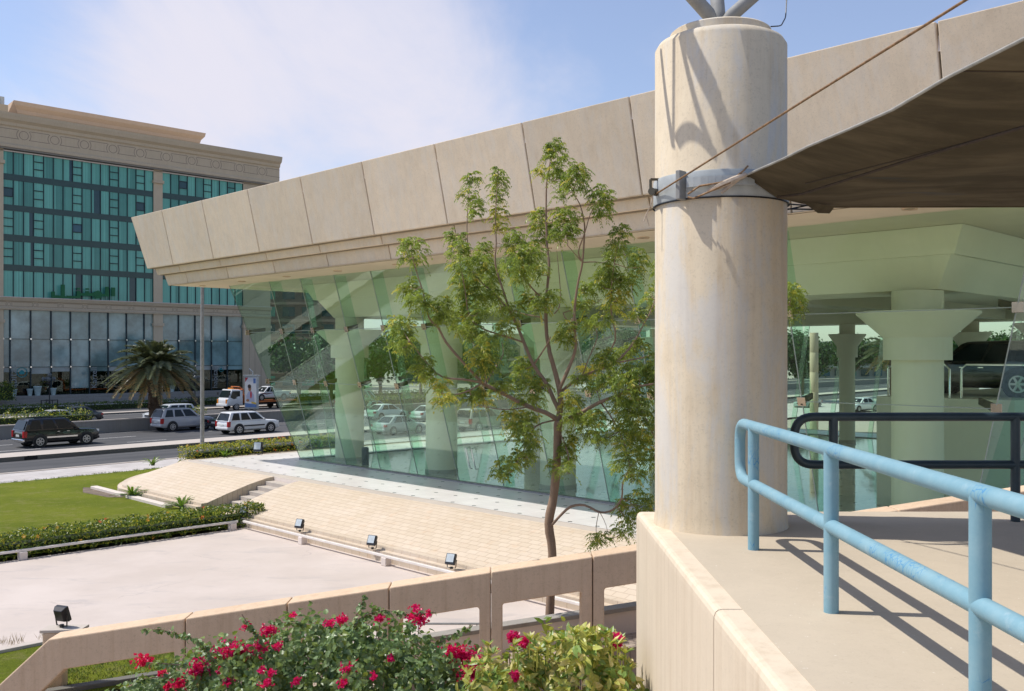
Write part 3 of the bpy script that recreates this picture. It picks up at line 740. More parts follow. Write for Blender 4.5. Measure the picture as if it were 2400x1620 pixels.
for i in range(NU + 1):
    row = []
    for j in range(NV + 1):
        s, t = i / NU, j / NV
        a = samp(L, s); b = samp(Bk, t); c = Bk[-1].lerp(far, s); d = L[-1].lerp(far, t)
        p = a * (1 - t) + c * t + b * (1 - s) + d * s - (L[0] * (1 - s) * (1 - t) + Bk[-1] * (1 - s) * t + L[-1] * s * (1 - t) + far * s * t)
        sag = .10 * math.sin(math.pi * s) * math.sin(math.pi * t)
        row.append(p + V((0, 0, -sag + .015 * math.sin(9 * s + 5 * t) * s * t)))
    grid.append(row)
mb = MB(); n = NV + 1
low = [p for r in grid for p in r]; up = [p + V((0, 0, .008)) for p in low]
fs = []; N0 = len(low)
for i in range(NU):
    for j in range(NV):
        q = (i * n + j, i * n + j + 1, (i + 1) * n + j + 1, (i + 1) * n + j); fs.append(q); fs.append(tuple(x + N0 for x in reversed(q)))
mb.raw(low + up, fs); mb.build('canvas', M['canvas'], sail, smooth='all')
edge = [r[0] for r in grid] 
MB().tube(edge, .011, 8).build('hem', plain('hem_rope', (.30, .29, .26), .7, 0, .2, 8, False), sail, smooth=True)
MB().tube(grid[0], .012, 8).build('hem', M['canvas'], sail, smooth=True)
seam = plain('seam_thread', (.06, .045, .03), .8, 0, .1)
for pts in ([grid[26][j] for j in range(0, 16)], [grid[i][9] for i in range(3, 40)]):
    MB().tube([p - V((0, 0, .003)) for p in pts], .006, 6).build('seam', seam, sail, smooth=True)
tw = [at(1748, 412, 8.40), at(1715, 424, 8.36), at(1690, 436, 8.35), at(1655, 447, 8.38), at(1622, 458, 8.44)]
lash = plain('lashing_cloth', (.42, .34, .26), .9, 0, .25, 10, False)
def wob(pts, a): return [p + V((R.uniform(-a, a), R.uniform(-a, a) * .5, R.uniform(-a, a))) for p in pts]
MB().tube(wob(tw[:4], .012), [.022, .03, .03, .012], 8).tube(wob([tw[0], tw[1] - V((0, 0, .05)), tw[2] - V((0, 0, .05))], .015), [.012, .022, .01], 8).build('lashing', lash, sail, smooth=True)
cab = plain('rusty_cable', (.25, .15, .075), .7, .3, .35, 30, False)
lp = [at(1612, 455, 8.43), at(1640, 436, 8.38), at(1690, 428, 8.34), at(1740, 413, 8.38)]
lp2 = [at(1612, 462, 8.43), at(1625, 465, 8.41), at(1650, 455, 8.36), at(1690, 437, 8.33), at(1712, 428, 8.34)]
lp3 = [at(1729, 411, 8.38), at(1743, 400, 8.38), at(1753, 389, 8.40)]
for q in (lp, lp2, lp3): MB().tube(q, .009, 6).build('tie_cable', cab, sail, smooth=True)
# strap piece behind the corner at the right of the column
MB().prism([at(1868, 462, 8.72), at(1955, 487, 9.0), at(1945, 500, 9.0), at(1918, 499, 8.95)], (0, .02, 0)).build('corner_flap', M['canvas'], sail)
for q in ([at(1842, 478, 8.95), at(1895, 482, 9.0), at(1915, 486, 9.0)], [at(1842, 492, 8.95), at(1880, 484, 9.0), at(1912, 478, 9.0)], [at(1842, 490, 8.95), at(1915, 491, 9.0)]):
    MB().tube(q, .008, 6).build('tie_cable', M['dark_metal'], sail, smooth=True)
c1 = MB().tube([pe + V((0, -.05, 0)), at(1900, 226, 6.6), V((.473 * 5, 5, H + .37 * 5)), V((3.0, 3.2, H + 2.05))], .0085, 10).build('steel_cable', cab, smooth=True)
tag(c1, 'rusty twisted steel cable running up from the column band in front of the roof', 'cable')
dk = plain('dark_cable', (.055, .035, .022), .7, .2, .2, 20, False)
c2 = MB().tube([at(1822, 462, 8.50), at(1880, 455, 8.1), at(2130, 376, 6.9), at(2400, 298, 5.6), V((4.2, 3.6, H + 1.35))], .011, 10).build('steel_cable', dk, smooth=True)
tag(c2, 'dark steel cable running beneath the shade sail', 'cable')
tag(MB().tube([pe + V((-.03, -.05, 0)), pe + V((-.06, -.05, -.12)), pe + V((-.10, -.04, -.2)), pe + V((-.12, -.04, -.26))], .006, 5).tube([pe + V((-.10, -.04, -.2)), pe + V((-.07, -.05, -.3))], .004, 5).build('rope_end', lash), 'frayed rope end hanging from the eye bolt on the column band', 'rope')

# ------------------------------------------------------------------ ramp, balustrade, far ramp wall
BY = 16.5; SL = .1523; zb = lambda x: 2.462 + SL * (x + .39)
bal = thing('balustrade', 'long sloping precast concrete balustrade climbing beside the ramp', 'balustrade', (1, BY, .1))
BH, BW = .575, .47
def panel(x0, x1, z0=None):
    lw = .19; rr = .03
    zg = lambda x: max(.06, .15 + SL * (x + 3.65) - .05)
    poly = [(x0, zg(x0)), (x0, zb(x0)), (x1, zb(x1)), (x1, zg(x1)), (x1 - lw, zg(x1))]
    poly += [(x1 - lw, zb(x1 - lw) - BH - rr), (x1 - lw - rr, zb(x1 - lw) - BH), (x0 + lw + rr, zb(x0 + lw) - BH), (x0 + lw, zb(x0 + lw) - BH - rr), (x0 + lw, zg(x0))]
    mb = MB()
    A = [V((x, BY, z)) for x, z in poly]; n = len(A)
    mb.prism(A, (0, BW, 0))
    mb.build('panel', M['baluster'], bal, bevel=.022)
xs = [-5.62 + 1.752 * k for k in range(11)]
for a, b in zip(xs[:-1], xs[1:]): panel(a + .008, b - .008)
e = [(-9.28, .1), (-7.97, zb(-7.97)), (xs[0] - .008, zb(xs[0])), (xs[0] - .008, .1), (xs[0] - .19, .1), (xs[0] - .19, zb(xs[0]) - BH), (-7.70, zb(-7.7) - BH + .02), (-8.42, .1)]
MB().prism([V((x, BY, z)) for x, z in e], (0, BW, 0)).build('end_panel', M['baluster'], bal, bevel=.022)
# ramp deck and far side wall
zd = lambda x: .15 + SL * (x + 3.65)
mb = MB(); q = [(-3.9, BY + .48), (14, BY + .48), (14, 17.8), (-3.9, 17.8)]
mb.hexa([V((x, y, 0)) for x, y in q] + [V((x, y, zd(x))) for x, y in q]); struct(mb.build('ramp', M['pavers']))
lw = thing('low_wall', 'low pale plastered wall with a dark sloping coping along the far side of the ramp', 'wall', (2, 17.9, .1))
ztop = lambda x: 1.52 + SL * (x - 2.06)
mb = MB(); q = [(-6.6, 17.8), (14, 17.8), (14, 18.05), (-6.6, 18.05)]
mb.hexa([V((x, y, 0)) for x, y in q] + [V((x, y, ztop(x) - .08)) for x, y in q]); mb.build('wall_face', M['whitestone'], lw)
mb = MB(); q = [(-6.6, 17.77), (14, 17.77), (14, 18.08), (-6.6, 18.08)]
mb.hexa([V((x, y, ztop(x) - .08)) for x, y in q] + [V((x, y, ztop(x))) for x, y in q]); mb.build('coping', M['barrier'], lw, bevel=.01)

# ------------------------------------------------------------------ low rails on blocks
def lowrail(label, pts, zr, blocks, zbase):
    o = thing('low_rail', label, 'rail', V(pts[0]), 'low white rails edging the plaza')
    mb = MB()
    for a, b in zip(pts[:-1], pts[1:]):
        a, b = V(a), V(b); d = (b - a).normalized(); s = V((-d.y, d.x, 0)).normalized()
        c = (a + b) / 2; mb.box(V((c.x, c.y, zr)), ((b - a).length, .09, .07), d, s, V((0, 0, 1)))
    mb.build('bar', M['whiterail'], o, bevel=.01)
    for p in blocks:
        p = V(p); d = (V(pts[1]) - V(pts[0])).normalized()
        MB().box(V((p.x, p.y, (zbase + zr - .036) / 2)), (.22, .22, zr - .036 - zbase), d, V((-d.y, d.x, 0))).build('block', M['whitestone'], o, bevel=.015)
hp0, hp1 = E(30.15, -13.8), E(30.45, 16.6)
hl = lambda b: hp0.lerp(hp1, (b + 13.8) / 30.4)
lowrail('low white rail on stone blocks in front of the flowering clipped hedge', [hl(-13.8), hl(16.6)], .42, [hl(b) for b in (-6, 1.0, 9.6, 16.4)], .15)
lowrail('low white rail on stone blocks along the foot of the stone slope', [E(30.3, 16.75), E(3.2, 16.75)], .42, [E(a, 16.78) for a in (26.6, 22.2, 17.9, 14.0, 9.6)], .15)
gr = thing('hand_rail', 'thin grey metal handrail on slim posts seen through the balustrade opening', 'rail', (-1, 20.4, .15))
mb = MB().tube([(-4.6, 20.5, .46), (.7, 20.5, .46)], .025, 8); mb.build('bar', M['steel'], gr, smooth=True)
for x in (-4.4, -2.0, -.75, .6): MB().tube([(x, 20.5, .15), (x, 20.5, .46)], .014, 6).build('post', M['steel'], gr)

# ------------------------------------------------------------------ floodlights
def floodlight(label, p, face, s=.84, up=None):
    o = thing('floodlight', label, 'floodlight', p, 'black floodlights round the plaza')
    f = V(face).normalized(); x = V((0, 0, 1)).cross(f).normalized(); y = f.cross(x).normalized()
    c = V(p) + V((0, 0, .30 * s))
    W, Hh, D = .34 * s, .36 * s, .17 * s
    fr = [c + x * i * W / 2 + y * j * Hh / 2 + f * D * .5 for i, j in ((-1, -1), (1, -1), (1, 1), (-1, 1))]
    md = [q - f * D * .5 for q in fr]
    bk = [c + x * i * W * .36 + y * j * Hh * .36 - f * D * .6 for i, j in ((-1, -1), (1, -1), (1, 1), (-1, 1))]
    MB().loft([bk, md, fr]).build('housing', M['dark_metal'], o, bevel=.012)
    gq = [c + x * i * W * .40 + y * (j * Hh * .36 + Hh * .06) + f * (D * .5 + .006) for i, j in ((-1, -1), (1, -1), (1, 1), (-1, 1))]
    MB().prism(gq, f * .006).build('lens', M['lens'], o)
    b0 = V(p)
    mb = MB()
    mb.tube([c + x * W * .53 - f * .02, b0 + x * W * .45 + V((0, 0, .03)), b0 + V((0, 0, .025)), b0 - x * W * .45 + V((0, 0, .03)), c - x * W * .53 - f * .02], .016 * s, 6)
    mb.lathe([(.05 * s, 0), (.05 * s, .05)], b0, 12); mb.build('yoke', M['dark_metal'], o)
    return o
M['lens'] = plain('lamp_lens', (.50, .55, .56), .08, 0, .1, 9)
ff = (-.45, -.85, .42)
floodlight('black floodlight on the stone kerb, nearest the hedge end of the slope', atz(703, 1246, .47), ff)
floodlight('black floodlight on the stone kerb, middle one of the three along the slope', atz(873, 1287, .47), ff)
floodlight('black floodlight on the stone kerb just above the balustrade top, third along the slope', atz(1058, 1333, .47), ff)
pw = atz(571, 1213, .46)
floodlight('black floodlight facing forward at the corner where the flowering hedge ends', pw, (-.1, -1, .25))
tag(MB().box(pw - V((0, 0, .15)), (.2, .2, .3)).build('lamp_block', M['whitestone'], bevel=.01), 'small stone block under the floodlight at the hedge corner', 'block')
fb = at(145, 1470, 17.55)
floodlight('large black floodlight seen from behind at the lower left, tilted up on a broken block', fb, (.35, .85, .30), .80)
lb = thing('lamp_block', 'broken concrete pedestal with a slab under the large floodlight at the left', 'block', (fb.x, fb.y, .1))
MB().box((fb.x - .12, fb.y, (fb.z - .06 + .1) / 2), (.34, .34, fb.z - .16), V((1, .1, 0)).normalized(), V((-.1, 1, 0)).normalized()).build('pedestal', M['baluster'], lb, bevel=.03)
MB().box((fb.x + .05, fb.y, fb.z - .03), (.75, .36, .055), V((1, 0, .02)), V((0, 1, 0))).build('slab', M['kerb'], lb, bevel=.008)
floodlight('black floodlight among the yellow hedge at the far end of the terrace', atz(606, 1066, 1.55), (-.25, -1, .2), 1.25)
# ------------------------------------------------------------------ far office building
OP = V((-61.9, 116, 0)); OT = V((.7124, .7018, 0)); ON = V((.7018, -.7124, 0))
def O(t, n, z): return OP + OT * t + ON * n + V((0, 0, H + z))
of = thing('office_building', 'beige stone office block with teal glass bands and a heavy cornice across the road', 'building', O(10, -6, -5.9))
def obox(name, t0, t1, n0, n1, z0, z1, mat, par=of, bevel=0):
    q = [(t0, n1), (t1, n1), (t1, n0), (t0, n0)]
    return MB().hexa([O(t, n, z0) for t, n in q] + [O(t, n, z1) for t, n in q]).build(name, mat, par, bevel=bevel)
obox('core', -30, 36.8, -25, -4.2, -6, 26, M['office'])
obox('plinth', -30, 38, -4.2, 1.2, -6.1, -5.02, M['officestep'] if 'officestep' in M else M['barrier'])
for k in range(5): obox('step', -4, 34, 1.2 + .45 * k, 1.65 + .45 * k, -6.1, -5.22 - .19 * k, M['barrier'])
def profile_run(name, t0, t1, prof, mat, ret=0.0):     # moulding: profile (n,z) along the facade
    mb = MB(); mb.loft([[O(t0, n, z) for n, z in prof], [O(t1, n, z) for n, z in prof]]); return mb.build(name, mat, of)
profile_run('cornice', -30, 38.1, [(-4, 25.2), (.55, 25.2), (.55, 25.5), (.35, 25.7), (.35, 27.7), (.55, 27.85), (.6, 28.2), (1.0, 28.5), (1.15, 28.95), (1.2, 29.25), (-4, 29.25)], M['office'])
obox('eaves_pipe', -30, 36, -.2, -.02, 24.75, 24.9, M['whitestone'])
obox('eaves_soffit', -30, 37.4, -4, .4, 25.0, 25.19, M['barrier'])
profile_run('frieze', -30, 36.8, [(-.9, 5.5), (.25, 5.5), (.3, 5.7), (.12, 5.85), (.12, 6.5), (.3, 6.6), (.42, 6.9), (.42, 7.0), (-.9, 7.0)], M['office'])
om = plain('frieze_groove', (.27, .205, .16), .9, 0, .1, 2, False)
def rings(zc, n, r, w, t0, dt, cnt, z0, z1):
    for k in range(cnt):
        t = t0 + dt * k
        mb = MB()
        def arc(rr, ww, a0, a1, m):
            P = []
            for i in range(m + 1):
                a = a0 + (a1 - a0) * i / m; P.append((math.cos(a), math.sin(a)))
            for (c0, s0), (c1, s1) in zip(P[:-1], P[1:]):
                mb.face([O(t + (rr - ww) * c0, n, zc + (rr - ww) * s0), O(t + rr * c0, n, zc + rr * s0), O(t + rr * c1, n, zc + rr * s1), O(t + (rr - ww) * c1, n, zc + (rr - ww) * s1)])
        arc(r, w, 0, 2 * math.pi, 22)
        arc(r * 1.55, w, -.75, .75, 8); arc(r * 1.55, w, math.pi - .75, math.pi + .75, 8)
        for zz in (z0, z1):
            mb.face([O(t + r * 1.25, n, zz), O(t + dt - r * 1.25, n, zz), O(t + dt - r * 1.25, n, zz + w), O(t + r * 1.25, n, zz + w)])
        mb.build('medallion', om, of)
rings(26.85, .356, .55, .07, -1.0, 3.62, 11, 26.3, 27.4)
rings(6.17, .126, .24, .045, -2.0, 3.0, 13, 5.93, 6.42)
# pilasters
for t0, t1 in ((-1.6, .42), (19.1, 20.35), (32.4, 36.8)):
    obox('pilaster', t0, t1, -4.2, -.02, 6.98, 25.01, M['office'])
    obox('pilaster', t0, t1, -4.2, .06, -5.02, 5.51, M['office'])
    obox('pilaster_capital', t0 - .12, t1 + .12, -.5, .22, 23.2, 23.6, M['office'])
    obox('pilaster_capital', t0 - .12, t1 + .12, -.5, .22, 3.9, 4.3, M['office'])
for t in (33.3, 34.2, 35.2): obox('wall_groove', t, t + .05, -.1, .066, -4.9, 3.9, om)
# ribbon windows with curtains behind the glass
def curtain(name, col):
    m, nt = newmat(name); g = NT(nt); p = g.pos()
    cm = g.n('ShaderNodeCombineXYZ'); g.l(g.dot(p, tuple(OT)), cm.inputs[0]); g.l(g.math('MULTIPLY', g.n('ShaderNodeSeparateXYZ').outputs[2], 0.0), cm.inputs[1])
    f = g.ramp(g.noise(cm.outputs[0], 5.5, 4, .7), .3, .7); f2 = g.ramp(g.noise(p, .35, 4), .3, .7)
    c = g.mix(f, tuple(x * .72 for x in col), tuple(x * 1.2 for x in col)); c = g.mix(g.math('MULTIPLY', f2, .3), c, tuple(x * .6 for x in col))
    g.out(g.princ(c, .14, g.bump(g.noise(p, .5, 2), .05, .05), 0, .4)); return m
teal = [curtain('curtain_glass_%s' % n, c) for n, c in (('a', (.115, .38, .30)), ('b', (.14, .44, .345)), ('c', (.085, .30, .24)), ('d', (.16, .49, .385)))]
dkw = plain('dark_glass', (.012, .055, .065), .08, 0, .1, 1, False)
blw = plain('blue_glass', (.02, .10, .14), .08, 0, .1, 1, False)
frame = plain('window_mullion', (.008, .022, .028), .5, 0, .1)
spand = plain('spandrel_glass', (.016, .055, .048), .25, 0, .1, 1, False)
rowsZ = [(24.8, 22.07), (21.3, 18.32), (17.58, 14.70), (13.87, 11.03), (10.26, 6.98)]
bays = [(-13.5, -1.6, 10), (.42, 19.1, 16), (20.35, 32.4, 10)]
opens = {0: (2, 6), 1: (3, 7, 11, 14), 2: (2, 5, 8)}
for bi, (t0, t1, n) in enumerate(bays):
    for ri, (zt_, zb_) in enumerate(rowsZ):
        w = MB(); pw_ = (t1 - t0) / n; fr = MB()
        for k in range(n):
            a, b = t0 + pw_ * k, t0 + pw_ * (k + 1)
            m = R.choice([0, 1, 1, 3, 3, 2]) if ri < 4 else R.choice([1, 3, 3])
            op = (k in opens[bi] or (bi == 1 and k == 0 and 0 < ri < 4)) and ri < 4
            if op:
                hh = zt_ - zb_
                cuts = [zb_, zb_ + hh * .33, zb_ + hh * .68, zt_]
                for c in range(3):
                    mm = m
                    if (bi, ri, k) in ((1, 1, 14), (1, 2, 7), (2, 0, 2), (1, 1, 0)) and c == 1: mm = 4 if ri != 2 else 5
                    w.face([O(a, -.25, cuts[c]), O(b, -.25, cuts[c]), O(b, -.25, cuts[c + 1]), O(a, -.25, cuts[c + 1])], mm)
                for c in (1, 2): fr.box(O((a + b) / 2, -.2, cuts[c]), (pw_, .12, .10), OT, ON)
            else:
                s = R.uniform(.25, .75) if R.random() < .35 else 0
                if s:
                    c = a + (b - a) * s; m2 = R.choice([0, 2, 2, 4])
                    w.face([O(a, -.25, zb_), O(c, -.25, zb_), O(c, -.25, zt_), O(a, -.25, zt_)], m)
                    w.face([O(c, -.25, zb_), O(b, -.25, zb_), O(b, -.25, zt_), O(c, -.25, zt_)], m2)
                else: w.face([O(a, -.25, zb_), O(b, -.25, zb_), O(b, -.25, zt_), O(a, -.25, zt_)], m)
        for k in range(n + 1): fr.box(O(t0 + pw_ * k, -.2, (zt_ + zb_) / 2), (.085, .14, zt_ - zb_), OT, ON)
        wo = w.build('ribbon_window', teal + [dkw, blw], of)
        fr.build('mullions', frame, wo)
        if ri < 4:
            z2 = rowsZ[ri + 1][0]
            sp = MB().box(O((t0 + t1) / 2, -.24, (zb_ + z2) / 2), (t1 - t0, .1, zb_ - z2), OT, ON).build('spandrel', spand, of)
# ground floor shop windows: three glass storeys, goods behind the lowest
up1 = [plain('blind_cloud_glass_%s' % n, c, .06, 0, .42, .30, False, .9) for n, c in (('a', (.20, .30, .29)), ('b', (.25, .35, .335)), ('c', (.17, .27, .265)))]  # broad tone patches paint soft cloud reflections into the panes
shopg = glassmat('shop_glass', (.62, .72, .70), 1.0, 0, 0)
cream = plain('shop_blind', (.36, .38, .34), .6, 0, .1, 1, False)
inside = plain('shop_interior', (.045, .04, .032), .8, 0, .3, .5, False)
sb = [(.42, 19.1, [78, 230, 380, 523, 663, 800, 935, 1065]), (20.35, 32.4, [1318, 1440, 1560, 1677]), (-13.5, -1.6, [])]
def tu(u):
    r = (u - CX) / F; return (116 * r + 61.9) / (.7124 - .7018 * r)
for t0, t1, ms in sb:
    ts = [t0] + [tu(m / 3.1386) for m in ms] + [t1]
    if not ms: ts = [t0 + (t1 - t0) * k / 5 for k in range(6)]
    for i in range(len(ts) - 1):
        a, b = ts[i], ts[i + 1]
        w = MB()
        w.face([O(a, -.3, 1.96), O(b, -.3, 1.96), O(b, -.3, 5.5), O(a, -.3, 5.5)], R.randrange(3))
        w.face([O(a, -.3, -1.5), O(b, -.3, -1.5), O(b, -.3, 1.96), O(a, -.3, 1.96)], R.randrange(3))
        low_ = -4.4 + R.random() * .2 if i == 4 and len(ms) == 8 else (-2.1 if R.random() < .7 else -2.35)
        w.face([O(a, -.3, low_), O(b, -.3, low_), O(b, -.3, -1.5), O(a, -.3, -1.5)], R.choice([0, 3, 3]))
        wo = w.build('shop_window', up1 + [cream], of)
        MB().box(O((a + b) / 2, -.28, (low_ - 5.02) / 2), (b - a, .03, low_ + 5.02), OT, ON).build('glazing', shopg, wo)
        fr = MB()
        fr.box(O(a, -.2, .24), (.12, .2, 10.5), OT, ON)
        for z in (1.96, -1.5): fr.box(O((a + b) / 2, -.24, z), (b - a, .06, .05), OT, ON)
        fr.build('mullions', frame, wo)
        for z in (1.96, -1.5): MB().box(O(a, -.08, z), (.18, .08, .18), OT, ON).build('fitting', M['chrome'], wo)
    obox('shop_interior', t0, t1, -3.9, -3.7, -5.02, 5.4, inside)
    obox('shop_floor', t0, t1, -3.7, -.35, -5.05, -5.0, inside)
    obox('shop_ceiling', t0, t1, -3.7, -.35, -1.2, -1.1, inside)
# goods in the windows
red = plain('red_fabric', (.30, .03, .02), .7); potm = plain('pale_pot', (.42, .52, .50), .5); wood = plain('pale_wood', (.32, .24, .15), .6)
def sofa(t, label):
    o = thing('sofa', label, 'sofa', O(t, -1.6, -5.0), 'red sofas in the shop window')
    obox('seat', t - .95, t + .95, -2.1, -1.1, -4.9, -4.5, red, o, .06); obox('backrest', t - .95, t + .95, -2.3, -2.1, -4.9, -4.1, red, o, .06)
    for s in (-1, 1): obox('armrest', t + s * 1.05 - .1, t + s * 1.05 + .1, -2.2, -1.1, -4.95, -4.25, red, o, .05)
sofa(tu(50), 'red sofa behind the shop window with the round teal emblem'); sofa(tu(27), 'red sofa at the left end of the shop window, beside the pilaster')
for u, lab in ((30, 'pale pot at the left end of the shop window steps'), (67, 'pale pot on the shop step next to the red sofa'), (85, 'largest pale planter pot in front of the dark shop window'), (122, 'pale blue pot beside the mullion near the lamp post'), (400, 'pale pot in the shop window right of the palm tree')):
    c = O(tu(u), .45, -5.02); s = 1.35 if u == 85 else 1
    tag(MB().lathe([(.22 * s, 0), (.34 * s, .75 * s), (.37 * s, .78 * s), (.37 * s, .85 * s), (.30 * s, .85 * s), (.28 * s, .7 * s)], c, 18).build('plant_pot', potm, smooth=True), lab, 'pot', 'pots before the shop windows')
for u, lab in ((152, 'low wooden table in the shop window under the hanging banner'), (198, 'low wooden table in the shop window left of the palm')):
    t = tu(u); o = thing('table', lab, 'table', O(t, -1.2, -5.0), 'tables in the shop window')
    obox('top', t - .8, t + .8, -1.6, -.8, -4.3, -4.22, wood, o)
    for a in (-.7, .7):
        for b in (-1.5, -.9): obox('leg', t + a - .04, t + a + .04, b - .04, b + .04, -5.0, -4.3, wood, o)
# green sign lettering standing on the ledge
sg = thing('shop_sign', 'green arabic lettering standing on the ledge of the office block', 'sign', O(10, .3, 7.0))
grn = plain('sign_green', (.005, .12, .035), .6, 0, .1, 1, False)
def sp(x, y, n=.28):
    u = 90 + x / 11.62; v = 650 + y / 11.62
    r = (u - CX) / F; q = OP + ON * n
    t = (q.y * r - q.x) / (OT.x - OT.y * r); Y = q.y + OT.y * t
    return V((q.x + OT.x * t, Y, H + (CY - v) / F * Y))
body = [(340, 390), (440, 390), (440, 490), (605, 500), (605, 200), (710, 205), (710, 520), (762, 522), (762, 500), (930, 510), (1035, 515), (1040, 365), (1135, 370), (1140, 430), (1270, 435), (1275, 375), (1370, 380), (1380, 440), (1480, 420), (1610, 360), (1700, 400), (1720, 450), (1810, 460), (1815, 258), (1910, 262), (1915, 520), (1890, 530), (1800, 515), (1700, 525), (1690, 575), (1550, 580), (1500, 515), (1420, 515), (1140, 505), (1135, 575), (400, 570), (345, 558)]
for P in (body, [(1045, 290), (1130, 292), (1130, 335), (1045, 335)], [(1280, 300), (1370, 303), (1370, 345), (1280, 343)], [(1980, 280), (2080, 282), (2080, 520), (1980, 518)]):
    MB().prism([sp(x, y) for x, y in P], ON * .16).build('letter', grn, sg)
mb = MB()
for x in (1720, 1820, 1890, 1995, 2065): mb.tube([sp(x, 515, .3), sp(x, 625, .3)], .02, 5)
mb.build('sign_leg', frame, sg)
def text(body_, name, mat, par, p, right, upv, size, ext=.01):
    cu = bpy.data.curves.new(name, 'FONT'); cu.body = body_; cu.size = size; cu.extrude = ext; cu.align_x = 'LEFT'
    tmp = bpy.data.objects.new(name, cu); COL.objects.link(tmp); bpy.context.view_layer.update()
    me = bpy.data.meshes.new_from_object(tmp.evaluated_get(bpy.context.evaluated_depsgraph_get()))
    bpy.data.objects.remove(tmp); me.materials.clear(); me.materials.append(mat)
    nn = right.cross(upv); off = V((0, 0, 0)); q = par
    while q is not None: off += q.location; q = q.parent
    mt = Matrix((right, upv, nn)).transposed().to_4x4(); mt.translation = V(p) - off
    me.transform(mt); me.update()
    ob = bpy.data.objects.new(name, me); COL.objects.link(ob); ob.parent = par; return ob
lett = plain('window_lettering', (.25, .27, .26), .6); tealm = plain('teal_emblem', (.01, .21, .23), .5)
ws = thing('window_lettering', 'vertical pale shop lettering and round teal emblem on the left shop window', 'sign', O(tu(36), -.2, -4.9))
text('habitat', 'word', lett, ws, O(tu(40), -.2, -4.7), V((0, 0, 1)), -OT, 1.25)
def emblem(par, t, z, r=.62):
    mb = MB(); P = [(math.cos(2 * math.pi * k / 28), math.sin(2 * math.pi * k / 28)) for k in range(28)]
    for k in range(28):
        (c0, s0), (c1, s1) = P[k], P[(k + 1) % 28]
        mb.face([O(t + r * .86 * c0, -.2, z + r * .86 * s0), O(t + r * c0, -.2, z + r * s0), O(t + r * c1, -.2, z + r * s1), O(t + r * .86 * c1, -.2, z + r * .86 * s1)])
    hx = [(-.38, -.30), (.30, -.30), (.38, .05), (.05, .42), (-.05, .42), (-.42, .05)]
    mb.face([O(t + x * r * 1.3, -.2, z + y * r * 1.2) for x, y in hx]); mb.build('emblem', tealm, par)
emblem(ws, tu(53), -2.15)
ws2 = thing('window_lettering', 'vertical pale shop lettering on the shop window left of the palm tree', 'sign', O(tu(224), -.2, -4.9))
text('Kartell', 'word', lett, ws2, O(tu(228), -.2, -4.3), V((0, 0, 1)), -OT, 1.0)
ws3 = thing('window_lettering', 'vertical pale shop lettering and small teal emblem on the shop window right of the palm', 'sign', O(tu(508), -.2, -4.9))
text('habitat', 'word', lett, ws3, O(tu(511), -.2, -4.7), V((0, 0, 1)), -OT, 1.1)
emblem(ws3, tu(520), -2.0, .4)
# set back upper parapet and rooftop unit
def O2(t, n, z): return O(t, n - 6, z)
mb = MB(); prof = [(-14, 27), (0, 27), (0, 30.2), (.15, 30.5), (.5, 30.9), (.6, 31.3), (1.0, 31.8), (1.1, 32.3), (-14, 32.3)]
mb.loft([[O2(4.2 + (0 if n <= 0 else -n), n, z) for n, z in prof], [O2(28.0 + (0 if n <= 0 else n), n, z) for n, z in prof]]); mb.build('upper_parapet', M['peach'], of)
obox('roof_parapet', -20, 2.0, -9, -3.5, 26, 31.2, M['office'])
ac = thing('ac_unit', 'white outdoor air conditioning unit standing on the roof edge of the office block', 'air conditioner', O(.9, -5, 31.2))
acw = plain('ac_white', (.55, .55, .52), .5)
obox('casing', .4, 2.0, -5.6, -4.9, 31.2, 32.5, acw, ac, .03); obox('fan_grille', .5, 1.45, -4.9, -4.86, 31.35, 32.35, M['dark_metal'], ac)
obox('window_ledge', -30, 36.8, -.4, .5, 7.0, 7.08, M['whitestone'])
hd = None
# ------------------------------------------------------------------ vehicles (x forward, y left, z up, then placed)
tailred = plain('tail_light', (.42, .01, .012), .2, 0, .1); headw = plain('head_light', (.70, .70, .68), .1, 0, .1)
orange = plain('orange_paint', (.55, .15, .035), .5, 0, .2); amber = plain('amber_lens', (.70, .24, .03), .25)
plate = plain('number_plate', (.62, .62, .58), .5); trimb = plain('black_trim', (.018, .018, .02), .5)
def paint(name, col, rough=.22):
    m, nt = newmat(name); g = NT(nt)
    p = g.n('ShaderNodeBsdfPrincipled'); p.inputs['Base Color'].default_value = (*col, 1); p.inputs['Roughness'].default_value = rough
    p.inputs['Coat Weight'].default_value = .6; p.inputs['Coat Roughness'].default_value = .05
    f = g.noise(g.objc(), 2.0, 4); g.l(g.mix(f, tuple(x * .9 for x in col), tuple(min(1, x * 1.1) for x in col)), p.inputs['Base Color'])
    g.out(p.outputs[0]); return m
PT = dict(black=paint('black_paint', (.008, .009, .010)), silver=paint('silver_paint', (.42, .42, .43), .3), white=paint('white_paint', (.74, .74, .73)),
          beige=paint('beige_paint', (.36, .33, .29), .3), dark=paint('dark_grey_paint', (.035, .034, .037), .25), grey=paint('pale_grey_paint', (.55, .57, .58), .3))
def wheel(par, x, y, r, w, s):
    o = MB().raw(*cyl(r, w), 0).build('wheel', M['black'], par, smooth=True); o.location = (x, y, r)
    for v in (): pass
    mb = MB(); ys = s * w / 2
    mb.raw(*ringy(r * .66, r * .54, ys + s * .012, .03 * s))
    for k in range(6):
        a = k * math.pi / 3; d = V((math.cos(a), 0, math.sin(a)))
        mb.box(d * r * .32 + V((0, ys + s * .006, 0)), (r * .58, .02, r * .17), d, (0, 1, 0), d.cross(V((0, 1, 0))))
    mb.raw(*ringy(r * .17, .01, ys + s * .022, .03 * s))
    q = mb.build('rim', M['rim'], None, origin=(0, 0, 0)); q.parent = o
    return o
M['rim'] = plain('alloy_rim', (.50, .50, .51), .3, .7, .05)
